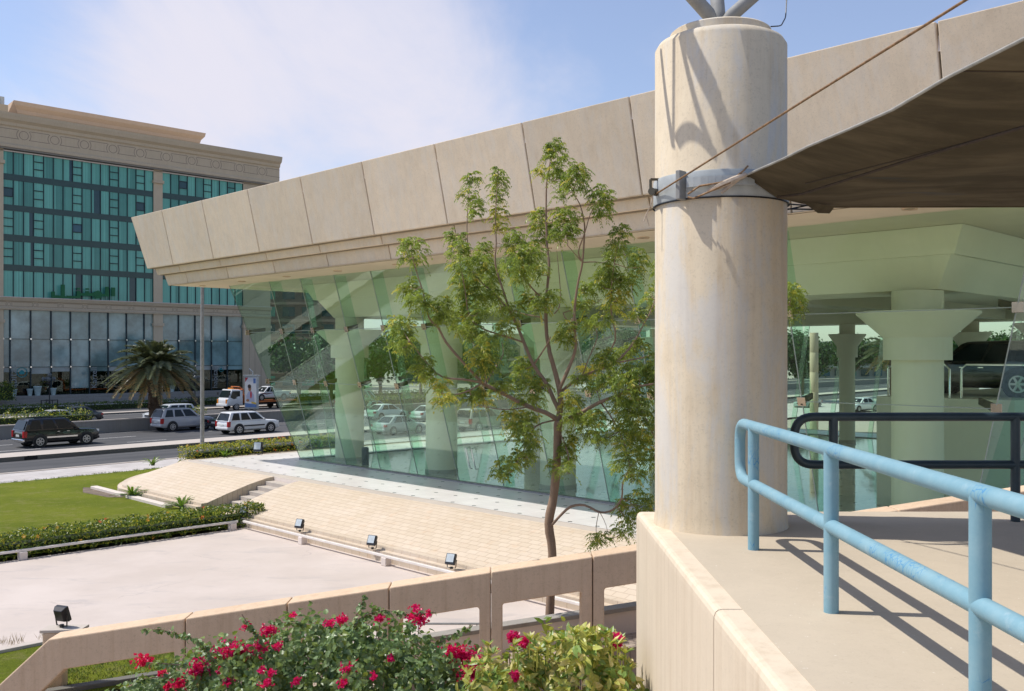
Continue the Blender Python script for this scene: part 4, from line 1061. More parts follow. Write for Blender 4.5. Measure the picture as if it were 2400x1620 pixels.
def cyl(r, w, n=26):
    prof = [(r * .6, -w / 2), (r * .93, -w / 2), (r, -w * .36), (r, w * .36), (r * .93, w / 2), (r * .6, w / 2)]
    vs = [V((rr * math.cos(2 * math.pi * k / n), y, rr * math.sin(2 * math.pi * k / n))) for rr, y in prof for k in range(n)]
    m = len(prof)
    fs = [(i * n + (k + 1) % n, i * n + k, (i + 1) * n + k, (i + 1) * n + (k + 1) % n) for i in range(m - 1) for k in range(n)]
    fs += [tuple(range(n)), tuple(range(m * n - 1, (m - 1) * n - 1, -1))]
    return vs, fs
def ringy(r0, r1, y, d, n=24):
    vs = [V((rr * math.cos(2 * math.pi * k / n), yy, rr * math.sin(2 * math.pi * k / n))) for rr, yy in ((r0, y - d), (r0, y), (r1, y)) for k in range(n)]
    fs = [(i * n + k, i * n + (k + 1) % n, (i + 1) * n + (k + 1) % n, (i + 1) * n + k) for i in range(2) for k in range(n)]
    return vs, fs
def car(label, col, L=4.6, W=1.8, Hh=1.5, r=.32, style='sedan', group='vehicles on the road', name=None, rack=False, mould=None):
    nm = name or {'sedan': 'parked_car', 'suv': 'sport_utility_vehicle', 'pickup': 'pickup_truck', 'van': 'van'}[style]
    nm = nm if name else {'sedan': 'sedan_car', 'suv': 'off_road_car', 'pickup': 'pickup_truck', 'van': 'van'}[style]
    root = thing(nm, label, {'sedan': 'car', 'suv': 'car', 'pickup': 'pickup', 'van': 'van'}[style], (0, 0, 0), group)
    pm = PT[col]; h = L / 2; w = W / 2
    suv = style != 'sedan'
    zb = .30 if suv else .22; bz = Hh * (.60 if style == 'suv' else .57 if style == 'pickup' else .62 if style == 'sedan' else .55)
    hz = bz - (.02 if suv else .05)
    rear = bz if suv else bz + .03
    fx, rx = h * .62, -h * (.60 if suv else .62)           # wheel axles
    nose = .93 if suv else .86
    S = [(-h, zb + .2, rear * .82, w * .84), (-h + .06, zb + .08, rear * .95, w * .92), (-h + .25, zb, rear, w * .98), (rx, zb, rear + .01, w), (0, zb, bz, w), (h * .35, zb, bz, w),
         (h * .45, zb, hz + .01, w), (h * .70, zb, hz - .02, w * .985), (h - .28, zb, hz * nose + .02, w * .95), (h - .08, zb + .05, hz * nose - .08, w * .90), (h, zb + .16, hz * .72, w * .80)]
    rings = []
    for x, a, t, ww in S:
        pr = [(.86, a), (.97, a + .1), (1.0, a + (t - a) * .42), (.995, a + (t - a) * .66), (.965, t - .05), (.90, t - .01), (.60, t + .015)]
        rings.append([V((x, -k * ww, z)) for k, z in pr] + [V((x, k * ww, z)) for k, z in reversed(pr)])
    mb = MB(); mb.loft(rings)
    # cabin
    if style == 'sedan': xb0, xb1, xt0, xt1 = -h * .80, h * .47, -h * .42, h * .10
    elif style == 'suv': xb0, xb1, xt0, xt1 = -h * .985, h * .44, -h * .84, h * .12
    elif style == 'pickup': xb0, xb1, xt0, xt1 = -h * .12, h * .50, -h * .06, h * .17
    else: xb0, xb1, xt0, xt1 = -h * .98, h * .78, -h * .94, h * .42
    wb, wt = w * .95, w * (.76 if suv else .70); z0, z1 = bz - .02, Hh
    def sl(t, inx=0.0):
        x0 = xb0 + (xt0 - xb0) * t; x1 = xb1 + (xt1 - xb1) * t; return x0, x1, wb + (wt - wb) * t, z0 + (z1 - z0) * t
    rr = []
    for t, ins in ((0, 0), (.5, -.012), (.88, 0), (.96, .05), (1.0, .17)):
        x0, x1, ww, z = sl(min(t, 1)); x0 += ins * 1.2; x1 -= ins * 1.6; ww -= ins * .8
        bow = .05 if t > .9 else 0
        rr.append([V((x0, -ww, z)), V(((x0 + x1) / 2, -ww, z + bow * .3)), V((x1, -ww, z)), V((x1 + .05, 0, z)), V((x1, ww, z)), V(((x0 + x1) / 2, ww, z + bow * .3)), V((x0, ww, z)), V((x0 - .04, 0, z))])
    mb.loft(rr)
    if style == 'pickup':
        for s in (-1, 1): mb.box((-h * .56, s * (w - .05), bz + .02), (h * .86, .08, .12))
        mb.box((-h + .05, 0, bz + .02), (.07, W * .9, .12))
    if rack:
        for s in (-1, 1): mb.tube([(-h * .7, s * wt * .82, Hh + .03), (h * .05, s * wt * .82, Hh + .03)], .022, 6)
    mb.build('body', pm, root, smooth=True)
    def side(f, t, s):
        x0, x1, ww, z = sl(t); return V((x0 + (x1 - x0) * f, s * (ww + .012), z))
    wins = {'sedan': [(.16, .50), (.53, .90)], 'suv': [(.07, .30), (.34, .60), (.63, .91)], 'pickup': [(.10, .46), (.52, .90)], 'van': [(.06, .28), (.31, .55), (.58, .80), (.83, .95)]}[style]
    for s in (-1, 1):
        for f0, f1 in wins:
            q = [side(f0, .12, s), side(f1, .12, s), side(f1 - .015 if f1 < .88 else f1, .86, s), side(f0 + .02, .86, s)]
            if f1 > .88: q[1] = side(.955, .12, s)
            MB().prism(q, V((0, s * .006, 0))).build('side_window', M['carglass'], root)
    for xk, nme, sg in ((1, 'windscreen', 1), (0, 'rear_window', -1)):
        def fr(t, y):
            x0, x1, ww, z = sl(t); return V(((x1 if xk else x0) + sg * .055, y * ww, z))
        if style == 'pickup' and not xk: continue
        MB().prism([fr(.12, -.86), fr(.12, .86), fr(.86, .84), fr(.86, -.84)], V((sg * .008, 0, 0))).build(nme, M['carglass'], root)
    # lights, bumpers, plate, mirrors
    for s in (-1, 1):
        MB().box((h - .10, s * w * .72, hz * nose - .13), (.16, w * .34, .16)).build('headlight', headw, root, bevel=.02)
        hgt = .42 if style == 'suv' else .18
        MB().box((-h + .10, s * w * .85, rear * .78), (.24, w * .22, hgt)).build('tail_light', tailred, root, bevel=.02)
        MB().box((xb1 - .28, s * (w + .09), bz + .10), (.10, .16, .13)).build('mirror', pm if style != 'pickup' else M['chrome'], root, bevel=.03)
        for f in (.30, .55): MB().box((h * (f - .42), s * (w + .006), bz - .14), (.17, .02, .03)).build('door_handle', M['chrome'] if col == 'black' else pm, root)
        if mould: MB().box((h * -.02, s * (w + .012), zb + .36), (L * .40, .02, .10)).build('side_moulding', mould, root)
    MB().box((-h + .02, 0, zb + .20), (.16, W * .90, .20)).build('rear_bumper', M['chrome'] if col == 'black' else pm, root, bevel=.05)
    MB().box((h - .02, 0, zb + .16), (.14, W * .84, .16)).build('front_bumper', trimb if col in ('black', 'dark') else pm, root, bevel=.05)
    MB().box((h - .03, 0, hz * .70), (.10, W * .42, .14)).build('grille', trimb, root)
    MB().box((-h - .012, 0, rear * .70), (.02, .5, .14)).build('number_plate', plate, root)
    MB().box((0, 0, zb + .02), (L * .86, W * .86, .10)).build('underbody', M['black'], root)
    for x in (rx, fx):
        for s in (-1, 1):
            vs, fs = cyl(r * 1.22, .03); a = MB().raw([v + V((x, s * (w - .010), r * 1.05)) for v in vs], fs).build('wheel_arch', trimb, root)
            wheel(root, x, s * (w - .10), r, .24, s)
    return root
def place(o, p, heading, z=0.0):
    o.location = (p[0], p[1], z); o.rotation_euler = (0, 0, math.atan2(heading.y, heading.x)); return o
UP, DN = RD, -RD
place(car('black off-road car with chrome side strips driving past the green median shrubs', 'black', 5.15, 2.0, 1.93, .40, 'suv', rack=True, mould=M['chrome']), (-31.3, 66.0), UP)
place(car('silver off-road car beside the barrier wall, just right of the palm trunk', 'silver', 4.75, 1.85, 1.85, .38, 'suv'), (-27.2, 79.3), UP)
place(car('white off-road car with a black side strip and dark windows on the near lane', 'white', 4.75, 1.88, 1.75, .38, 'suv', mould=trimb), (-21.0, 76.4), UP)
place(car('dark grey saloon half hidden behind the white off-road car', 'dark', 4.7, 1.8, 1.42, .32, 'sedan'), (-23.0, 80.6), UP)
place(car('dark grey saloon with a red tail light beyond the median shrubs', 'dark', 4.8, 1.85, 1.48, .33, 'sedan'), (-40.0, 87.5), DN)
place(car('silver saloon partly hidden behind the median shrubs', 'silver', 4.6, 1.8, 1.48, .32, 'sedan'), (-39.6, 82.6), DN)
place(car('pale beige hatchback half hidden behind the palm trunk', 'grey', 4.5, 1.8, 1.66, .32, 'suv'), (-31.6, 88.6), DN)
place(car('silver grey saloon nearest the terrace, seen through the pavilion glass', 'silver', 4.35, 1.72, 1.47, .31, 'sedan'), (-8.9, 75.6), UP)
place(car('white saloon with red tail lights behind the silver one, seen through the glass', 'white', 4.4, 1.75, 1.48, .31, 'sedan'), (-12.2, 93.0), UP)
place(car('white saloon stopped in the next lane, partly hidden by the second pavilion column', 'white', 4.5, 1.75, 1.47, .31, 'sedan'), (-7.5, 91.0), UP)
place(car('pale saloon with open road behind it, farthest of the stopped cars seen through the glass', 'grey', 4.4, 1.75, 1.47, .31, 'sedan'), (-14.3, 99.5), UP)
place(car('long white van on the far carriageway, seen through the glass', 'white', 5.2, 1.95, 2.25, .36, 'van'), (-17.5, 109), UP)
place(car('beige off-road car with large red tail lights, seen through the glass behind the tree', 'beige', 4.9, 1.9, 1.85, .38, 'suv'), (-2.4, 79.0), UP)
place(car('small white car parked beyond the pavilion, seen between the columns right of the big column', 'white', 4.4, 1.75, 1.5, .31, 'sedan'), (38.5, 106), V((-.8, -.5, 0)))
place(car('silver car parked far off under the trees at the right', 'silver', 4.4, 1.75, 1.5, .31, 'sedan'), (34.5, 112), V((-.6, -.7, 0)))
place(car('black off-road car displayed on the raised deck inside the pavilion', 'black', 4.7, 1.9, 1.8, .42, 'suv', 'display cars'), E(11.8, 33.6)[:2], E1, 4.852)
# tow truck with a white pickup on it
def tow():
    t = thing('tow_truck', 'flatbed recovery truck with a white cab and an orange bed carrying a white pickup', 'truck', (0, 0, 0), 'vehicles on the road')
    wpt = PT['white']
    S = [(-1.0, .55, 2.15, 1.0), (-.6, .55, 2.32, 1.02), (.35, .55, 2.36, 1.02), (.75, .55, 1.45, 1.03), (.98, .55, 1.25, 1.02), (1.02, .6, 1.1, .98)]
    rings = []
    for x, a, z, ww in S:
        pr = [(.94, a), (1, a + .1), (1, a + (z - a) * .5), (.93, z - .06), (.80, z)]
        rings.append([V((x + 3.4, -k * ww, q)) for k, q in pr] + [V((x + 3.4, k * ww, q)) for k, q in reversed(pr)])
    MB().loft(rings).build('cab', wpt, t, smooth=True)
    MB().prism([V((3.82, -.84, 2.22)), V((3.82, .84, 2.22)), V((4.2, .92, 1.46)), V((4.2, -.92, 1.46))], V((.02, 0, .01))).build('windscreen', M['carglass'], t)
    for s in (-1, 1):
        MB().prism([V((2.75, s * 1.0, 1.45)), V((3.55, s * 1.02, 1.25)), V((4.0, s * 1.02, 1.45)), V((3.72, s * .985, 2.15)), V((2.75, s * .985, 2.15))], V((0, s * .012, 0))).build('side_window', M['carglass'], t)
        MB().box((4.38, s * .84, 1.02), (.12, .26, .46)).build('indicator', amber, t, bevel=.02)
        MB().box((4.2, s * 1.18, 1.85), (.08, .18, .32)).build('mirror', trimb, t)
        MB().box((-.8, s * .82, .66), (8.0, .10, .18)).build('chassis_rail', M['black'], t)
    MB().box((4.42, 0, .62), (.18, 2.05, .26)).build('bumper', wpt, t, bevel=.05)
    MB().box((3.3, 0, 2.43), (.22, .9, .12)).build('beacon', amber, t, bevel=.03)
    MB().box((-1.35, 0, .88), (7.2, 2.2, .16)).build('flatbed', orange, t)
    MB().box((2.18, 0, 1.3), (.12, 2.2, .9)).build('headboard', orange, t)
    mb = MB()
    for s in (-1, 1): mb.tube([(2.2, s * .9, 1.6), (2.25, s * .9, 2.3), (2.7, s * .8, 2.62)], .06, 6)
    mb.tube([(2.7, -.8, 2.62), (2.7, .8, 2.62)], .05, 6).tube([(2.25, -.9, 2.3), (2.25, .9, 2.3)], .05, 6); mb.build('rack', orange, t)
    for x in (3.2, -2.6):
        for s in (-1, 1): wheel(t, x, s * .88, .40, .28, s)
    return t
tw_ = tow(); tc = V((-32.4, 107, 0)) + RD * 4.5
place(tw_, tc, DN)
pk = car('white pickup with dark red side stripes carried on the orange flatbed', 'white', 5.0, 1.78, 1.62, .34, 'pickup'); place(pk, tc - DN * 1.75, DN, .962)
for s in (-1, 1):
    stp = MB().prism([V((2.0, s * .902, .95)), V((1.3, s * .902, .78)), V((.9, s * .902, .68)), V((-.2, s * .902, .86)), V((.9, s * .902, .80)), V((1.3, s * .902, .90))], V((0, s * .012, 0)))
    o = stp.build('side_stripe', plain('dark_red_stripe', (.12, .01, .015), .4), None, origin=(0, 0, 0)); o.parent = pk

# ------------------------------------------------------------------ street furniture
po = thing('street_pole', 'tall grey tapering steel pole rising behind the roof corner from the pavement', 'pole', at(474, 1062, 56.5))
pp = at(474, 1062, 56.5); pp.z = .1
MB().tube([pp, pp + V((0, 0, 5)), pp + V((0, 0, 12))], [.125, .11, .085], 16).build('shaft', M['steel'], po, smooth=True)
MB().tube([pp + V((0, 0, 11.8)), pp + V((-.5, .2, 12.0)), pp + V((-1.4, .5, 12.05))], .05, 8).build('arm', M['steel'], po, smooth=True)
def lamp(u, Y, label):
    b = at(u, 0, Y); b.z = .05; o = thing('street_lamp', label, 'street lamp', b, 'ornate lamps before the office block')
    MB().lathe([(.16, 0), (.12, .8), (.07, 1.0), (.055, 3.0), (.09, 3.05)], b, 14).build('post', M['dark_metal'], o, smooth=True)
    for k in range(5):
        a = k * 2 * math.pi / 5; d = V((math.cos(a), math.sin(a), 0)) * (.62 if k else 0)
        mb = MB().tube([b + V((0, 0, 2.9)), b + d + V((0, 0, 3.0)), b + d + V((0, 0, 3.25))], .03, 6)
        mb.build('arm', M['dark_metal'], o)
        MB().lathe([(.08, 0), (.2, .12), (.22, .26), (.14, .42), (.03, .5)], b + d + V((0, 0, 3.2 + (.45 if not k else 0))), 12).build('lantern', M['lantern'], o, smooth=True)
    mb = MB()
    for i in (-1, 1):
        for j in (-1, 1): mb.box(b + V((i * .62, j * .62, .55)), (.1, .1, 1.1))
    for z in (.15, .55, 1.05):
        for i in (-1, 1): mb.box(b + V((i * .62, 0, z)), (.06, 1.2, .07)).box(b + V((0, i * .62, z)), (1.2, .06, .07))
    mb.build('guard_frame', M['dark_metal'], o)
M['lantern'] = plain('lantern_glass', (.09, .10, .10), .3)
lamp(116, 108, 'black ornate street lamp with clustered lanterns at the left, before the shop windows')
lamp(457, 116, 'black ornate street lamp just left of the tall grey pole')
# poster box on the median
pb = V(at(590, 0, 84.5)); pb.z = .75
bx = thing('poster_box', 'grey double sided poster box on two short posts on the central reservation', 'billboard', pb)
fx_ = V((.80, -.60, 0)).normalized(); fx_ = V((-.25, -.97, 0)).normalized(); sx = V((-fx_.y, fx_.x, 0))
def pbp(x, z, n): return pb + sx * x + fx_ * n + V((0, 0, z))
MB().box(pbp(0, 2.15, 0), (1.22, .32, 2.9), sx, fx_).build('casing', M['galv'], bx, bevel=.03)
MB().box(pbp(0, 3.64, 0), (1.45, .4, .1), sx, fx_).build('top_rail', M['galv'], bx)
for s in (-1, 1): MB().box(pbp(s * .26, .35, 0), (.16, .16, .75), sx, fx_).build('post', M['steel'], bx)
MB().tube([pbp(.1, 3.68, 0), pbp(.1, 3.95, 0), pbp(-.2, 4.25, .1)], .05, 6).build('lamp_arm', M['galv'], bx)
pc = [plain('poster_' + n, c, .4, 0, .04) for n, c in (('white', (.66, .66, .66)), ('red', (.5, .05, .06)), ('blue', (.10, .19, .42)), ('yellow', (.6, .42, .07)), ('skin', (.33, .17, .10)), ('dark', (.05, .035, .03)), ('shirt', (.40, .42, .55)))]
mb = MB()
def pf(pts, mi, n): mb.face([pbp(x, z, n) for x, z in pts], mi)
pf([(-.55, .85), (.55, .85), (.55, 3.45), (-.55, 3.45)], 0, .165)
pf([(-.55, .85), (.55, .85), (.55, 1.12), (-.55, 1.22)], 2, .168); pf([(-.55, 3.05), (-.25, 3.45), (-.55, 3.45)], 1, .168)
pf([(.25, 2.95), (.48, 2.95), (.48, 3.38), (.25, 3.38)], 2, .168); pf([(.05, 1.2), (.52, 1.1), (.52, 1.26), (.08, 1.36)], 3, .170)
el = lambda cx_, cz, rx, rz: [(cx_ + rx * math.cos(k * math.pi / 8), cz + rz * math.sin(k * math.pi / 8)) for k in range(16)]
pf([(-.42, 1.35), (.38, 1.3), (.30, 1.95), (.05, 2.3), (-.25, 2.2), (-.45, 1.85)], 6, .168)
pf(el(-.10, 2.5, .15, .26), 4, .170); pf(el(-.13, 2.68, .17, .18), 5, .171); pf(el(.02, 1.95, .09, .32), 1, .172); pf(el(-.3, 1.45, .16, .12), 4, .172)
mb.build('poster', pc, bx)

# ------------------------------------------------------------------ far buildings seen through the glass
def block_building(name, label, u0, u1, Y, ztop, floors, col, depth=14):
    a, b = at(u0, 0, Y), at(u1, 0, Y); a.z = b.z = -.05
    root = thing(name, label, 'building', (a + b) / 2); mat = concrete(name + '_wall_%d' % u0, col, .2, .3, .1)
    w = (b - a).length; mid = (a + b) / 2 + V((0, depth / 2, 0))
    MB().box(mid + V((0, .6, ztop / 2)), (w - .8, depth - 1.2, ztop), mi=0).build('core', mat, root)
    fh = ztop / floors
    for k in range(floors + 1):
        MB().box(mid + V((0, 0, k * fh)), (w + .4, depth + .4, .45)).build('floor_slab', mat, root)
    n = max(3, int(w / 3.2))
    for k in range(floors):
        for i in range(n):
            x = a.x + w * (i + .5) / n
            o = MB().box((x, Y + .52, (k + .5) * fh), (w / n * .62, .16, fh * .55)).build('window', R.choice([dkw, dkw, blw, teal[2]]), root)
    return root
block_building('apartment_block', 'unfinished brick apartment block with open floors, seen through the left end of the glass', 606, 790, 172, 18.6, 6, (.30, .21, .165))
block_building('apartment_block', 'pale apartment block far behind the neem tree, seen through the glass', 1330, 1520, 230, 15.5, 5, (.50, .45, .38))
block_building('apartment_block', 'low pale building far off under the trees at the right of the big column', 1860, 2260, 250, 9.5, 3, (.48, .45, .40))
block_building('apartment_block', 'long beige low building behind the parked cars, seen through the middle of the pavilion', 940, 1290, 210, 10.5, 4, (.42, .36, .29))

pil = thing('pillar', 'tan round pillar standing outside beyond the pavilion, right of the big column', 'pillar', at(1908, 0, 78))
pil.location.z = 0; pq = V((pil.location.x, pil.location.y, 0))
pm_ = concrete('pillar_stone', (.62, .50, .36))
for k in range(5): MB().lathe([(.33, k * 1.6), (.34, k * 1.6 + .02), (.34, k * 1.6 + 1.58), (.33, k * 1.6 + 1.6)], pq, 24).build('drum', pm_, pil, smooth=True)
# ------------------------------------------------------------------ vegetation
def spray(mb, p, d, L, n, ll, lw, mats, droop=.35):
    """one pinnate leaf: rachis with paired drooping leaflets"""
    d = d.normalized(); side = d.cross(V((0, 0, 1)))
    if side.length < .05: side = V((1, 0, 0))
    side.normalize(); mi = R.choice(mats)
    for k in range(n):
        t = .18 + .82 * k / (n - 1)
        q = p + d * L * t + V((0, 0, -droop * L * t * t))
        for s in (-1, 1):
            dd = side * s * .85 + d * .35 + V((0, 0, -.75 + R.uniform(-.25, .25))) + rv() * .22
            mb.leaf(q, dd, side * -.3 * s + V((0, 0, 1)) + rv() * .4, ll * R.uniform(.75, 1.15), lw, mi if R.random() < .8 else R.choice(mats), .22, .1)
def neem():
    Y0 = 19.0; b = at(1288, 1548, Y0); b.z = .14
    root = thing('neem_tree', 'slender neem tree with forked trunk and airy feathery crown before the pavilion glass', 'tree', b)
    def P(u, v, dy=0.0): return at(u, v, Y0 + dy) if dy == 0 else (lambda q: V((q.x * (Y0 + dy) / Y0, Y0 + dy, H + (q.z - H) * (Y0 + dy) / Y0)))(at(u, v, Y0))
    br = [  # points, start depth, end depth, start radius, end radius
        ([(1288, 1548), (1288, 1450), (1294.5, 1299), (1286, 1227.6), (1298, 1161), (1306, 1065), (1307, 1005.5), (1309, 985)], 0, 0, .145, .105),
        ([(1309, 985), (1314, 946), (1311, 912.7), (1299.4, 866), (1288, 826.5), (1287, 817), (1281, 782), (1279, 718), (1281, 690), (1287, 622.7), (1282, 575), (1280, 498.5), (1281, 431.5), (1287, 396.5), (1292, 355)], 0, .5, .09, .010),
        ([(1309, 990), (1316, 990), (1364, 965.7), (1407, 942.5), (1447, 927.6), (1480, 909), (1530, 900)], 0, -1.2, .075, .025),
        ([(1309, 985), (1280, 968), (1241.4, 954), (1191.7, 929), (1138.7, 902.8), (1128.7, 896), (1085.6, 849.7), (1045.9, 803), (1027.5, 769), (1005, 744), (992, 686.5), (976.5, 638.7), (963.7, 590)], 0, -1.0, .075, .010),
        ([(1128.7, 897), (1090, 890), (1036, 883), (1000, 850), (960, 800)], -.6, -1.4, .035, .010),
        ([(1138, 902), (1155, 870), (1178.5, 833), (1176, 800)], -.6, .2, .028, .010),
        ([(1138, 902), (1136, 860), (1120, 820), (1100, 790)], -.6, -.1, .022, .010),
        ([(1128, 899), (1100, 915), (1065, 925), (1020, 920)], -.6, -1.5, .030, .010),
        ([(1309, 960), (1296, 932.6), (1281, 899.4), (1251, 856), (1228, 803), (1212, 763), (1196, 731), (1182, 689.7), (1161, 619.5), (1163, 568.6), (1161, 511), (1168, 395)], 0, .9, .07, .010),
        ([(1250, 856), (1281, 810), (1290, 790)], .3, -.3, .03, .015),
        ([(1279, 702), (1257, 686.5), (1231, 654.6), (1210, 620)], .2, -.6, .03, .008),
        ([(1313, 930), (1317.7, 916), (1364, 883), (1430, 856), (1463.5, 829.8), (1487, 800), (1502, 772.5), (1524.6, 731), (1540, 690)], 0, 1.0, .055, .012),
        ([(1437, 852), (1513, 836.5), (1560, 820), (1640, 790)], .6, .2, .025, .010),
        ([(1311, 912), (1330, 870), (1349, 817), (1346, 766), (1347.7, 712), (1355.7, 657.8), (1365, 616.4), (1370, 543), (1368.5, 517.6), (1359, 479), (1340, 450)], 0, -.7, .06, .010),
        ([(1365, 613), (1355.7, 590.9), (1371.6, 543), (1384, 501.6), (1405, 470)], -.5, -.9, .024, .008),
        ([(1368, 615), (1395, 614), (1416, 616), (1440, 600)], -.5, .3, .02, .008),
        ([(1362, 612), (1330, 575)], -.5, -.9, .018, .008),
        ([(1300, 735), (1314, 702), (1305, 587.7)], .2, .8, .022, .008),
        ([(1346, 766), (1320, 734), (1371.6, 723), (1410, 702)], -.3, .6, .022, .010),
        ([(1281, 760), (1266, 744), (1231, 737), (1193, 724), (1170, 715)], .2, 1.0, .022, .010),
        ([(1400, 868), (1442, 798), (1432, 731), (1435, 650), (1450, 560)], .4, -.8, .03, .008),
        ([(1286, 1232), (1296, 1227.6), (1311, 1211), (1337.6, 1187.8), (1370.7, 1184.5), (1407, 1201), (1437, 1194.5), (1457, 1168), (1460, 1131.5), (1480, 1090)], 0, -.7, .05, .016),
        ([(1404, 1199), (1397, 1240), (1402, 1290)], -.5, -.7, .012, .005), ([(1406, 1201), (1420, 1230), (1430, 1275)], -.5, -.9, .010, .005),
        ([(1300, 985), (1255, 1000), (1230, 1050), (1200, 1105)], 0, -1.0, .028, .008),
        ([(1311, 1010), (1330, 1060), (1335, 1110)], 0, -.8, .025, .008),
        ([(1407, 942), (1440, 990), (1470, 1060), (1480, 1130)], -.5, -1.0, .028, .010),
        ([(1447, 928), (1500, 960), (1540, 1040), (1560, 1120)], -.8, -.4, .03, .010),
        ([(1560, 820), (1640, 770), (1740, 740), (1850, 715)], .4, -.2, .02, .006),
        ([(1241, 954), (1180, 960), (1120, 950)], -.2, -1.0, .02, .008),
        ([(1364, 883), (1380, 840), (1400, 790), (1390, 760)], .2, -.4, .02, .008),
        ([(1228, 803), (1190, 790), (1130, 770), (1100, 740), (1090, 680), (1075, 600)], .4, -.4, .03, .008),
        ([(1196, 731), (1160, 690), (1110, 640), (1095, 560), (1097, 480), (1103, 430)], .6, .9, .03, .008)]
    nodes = []; tw = MB(); lim = None
    for i, (pts, y0, y1, r0, r1) in enumerate(br):
        n = len(pts); Q = []
        # smooth the polyline
        W = [P(u, v, y0 + (y1 - y0) * k / (n - 1)) for k, (u, v) in enumerate(pts)]
        for k in range(n - 1):
            a, bq, c, d = W[max(k - 1, 0)], W[k], W[k + 1], W[min(k + 2, n - 1)]
            for t in (0, .33, .66):
                Q.append(.5 * ((2 * bq) + (c - a) * t + (2 * a - 5 * bq + 4 * c - d) * t * t + (3 * bq - a - 3 * c + d) * t ** 3))
        Q.append(W[-1]); m = len(Q)
        r0, r1 = r0 * .66, r1 * .75
        rad = [(r0 + (r1 - r0) * (k / (m - 1))) * R.uniform(.94, 1.06) for k in range(m)]
        if i == 0:
            rad[0] *= 1.5; rad[1] *= 1.25
            MB().tube(Q, rad, 14).build('trunk', M['bark'], root, smooth=True)
        else:
            MB().tube(Q, rad, 8).build('branch', M['bark'] if r0 > .033 else M['twig'], root, smooth=True)
        if i: nodes += Q
    C6 = [(650,330,70,50),(620,450,60,50),(680,540,60,90),(840,330,70,90),(830,450,60,60),(840,570,60,60,1),(840,680,60,50,1),(1270,90,80,60),(1230,150,60,60),(1330,190,50,40),(1260,270,70,60),(1150,280,50,40,1),(1290,330,60,60),(1420,330,80,120),(1300,440,50,50),(1430,270,50,40),(1600,500,90,120),(1740,720,60,50),(1720,820,70,60),(1690,900,60,50),(1860,900,70,50),(1880,980,70,50),(1130,600,60,60),(1150,720,70,100),(1340,600,100,70),(1340,720,100,70),(1260,720,60,80),(210,830,100,60),(240,920,60,50),(150,900,40,50),(530,760,80,60),(560,860,90,60),(560,960,80,60),(740,850,70,80),(700,950,100,80),(600,1080,110,90),(780,1050,100,90),(640,1200,120,80),(780,1180,100,80),(960,800,90,100),(980,950,110,80),(1080,880,100,80),(1000,1050,90,60),(1120,1000,80,60),(1080,1220,90,60),(1240,1200,60,70),(1150,1260,60,60),(190,1130,90,70),(260,1230,100,70),(120,1400,100,70),(150,1500,90,60),(430,1260,80,70),(430,1350,80,60),(560,1330,90,70),(640,1440,100,80),(760,1520,80,50),(560,1440,80,40),(1500,1130,80,60),(1590,1090,80,60),(1640,1000,80,70),(1700,1080,80,70),(1780,1080,80,70),(1720,1200,90,60,1),(1680,1280,90,50),(1450,1250,70,60),(1850,1320,80,50),(1940,1240,50,50),(1960,1170,30,60),(1600,1380,90,50),(1500,1400,80,50),(1350,1430,90,50),(1330,1500,80,50),(950,1300,80,60),(900,1420,80,60),(850,1280,70,50),(700,1300,80,50)]
    C7 = [(120,60,80,50),(280,200,90,80),(300,280,50,40),(400,330,70,50,1),(420,430,80,50,1),(620,390,100,60),(700,430,80,40,1),(670,130,90,90,1),(740,170,80,80),(980,200,70,80),(1000,280,80,60),(1100,330,80,60),(820,340,80,40),(880,330,70,40),(1080,440,60,50),(980,430,80,40),(920,570,90,70,1),(960,650,80,80),(1020,560,80,60),(1040,720,60,80),(1020,830,60,60),(950,850,70,60),(860,900,90,50),(820,970,50,40),(1310,730,60,80),(1300,830,60,70),(1290,920,50,50),(1190,900,30,40),(1330,560,90,60),(1420,560,80,60),(1340,460,80,50),(1450,640,80,50),(1500,560,90,60),(1500,700,80,50),(1600,300,100,60),(1700,260,100,80),(1800,250,90,80),(1680,350,100,80),(1800,380,100,90),(1680,460,100,80),(1800,500,100,90),(1700,580,100,80),(1820,600,90,90),(1680,690,90,80),(1800,720,100,80),(1880,650,50,100),(1700,800,80,70),(1800,850,90,70),(1680,900,70,60),(1780,970,80,60),(1850,780,50,80),(1800,1120,110,50),(1720,1180,90,60),(1850,1180,70,60),(1750,1280,100,70),(1700,1350,80,50),(1530,1410,70,40),(1490,1440,40,20),(1560,180,90,60),(1450,220,80,50,1),(1380,290,60,50),(1500,330,80,40),(1300,420,60,50,1),(1560,120,80,50),(1700,100,80,60),(1800,60,80,60)]
    CL = [(c[0] / 3.138 + 900, c[1] / 3.138 + 320, c[2] / 3.138, c[3] / 3.138, len(c) > 4) for c in C6]
    CL += [(c[0] / 3.0167 + 900, c[1] / 3.0167 + 800, c[2] / 3.0167, c[3] / 3.0167, len(c) > 4) for c in C7]
    CL += [(1858, 715, 28, 42, False), (1852, 690, 24, 20, False), (1560, 640, 40, 40, False), (1600, 760, 45, 40, False), (1680, 760, 50, 40, False), (1540, 880, 40, 40, False), (1580, 980, 45, 50, False), (1560, 1090, 40, 50, False), (1780, 735, 40, 30, False)]
    px = Y0 / F
    for ci, (u, v, rx, ry, yel) in enumerate(CL):
        c0 = P(u, v)
        nb = min(nodes, key=lambda q: ((q.x / q.y - c0.x / c0.y) ** 2 + ((q.z - H) / q.y - (c0.z - H) / c0.y) ** 2))
        dy = nb.y - Y0 + R.uniform(-.55, .55); c = P(u, v, dy)
        mid = (nb + c) / 2 + V((R.uniform(-.03, .03), 0, -.03))
        mb = MB(); area = rx * ry
        mb.tube([nb, mid, c + V((0, 0, ry * px * .3))], [.010, .007, .004], 5, 3)
        cnt = max(10, int(area / (10 if u < 1420 or v < 900 else 14)))
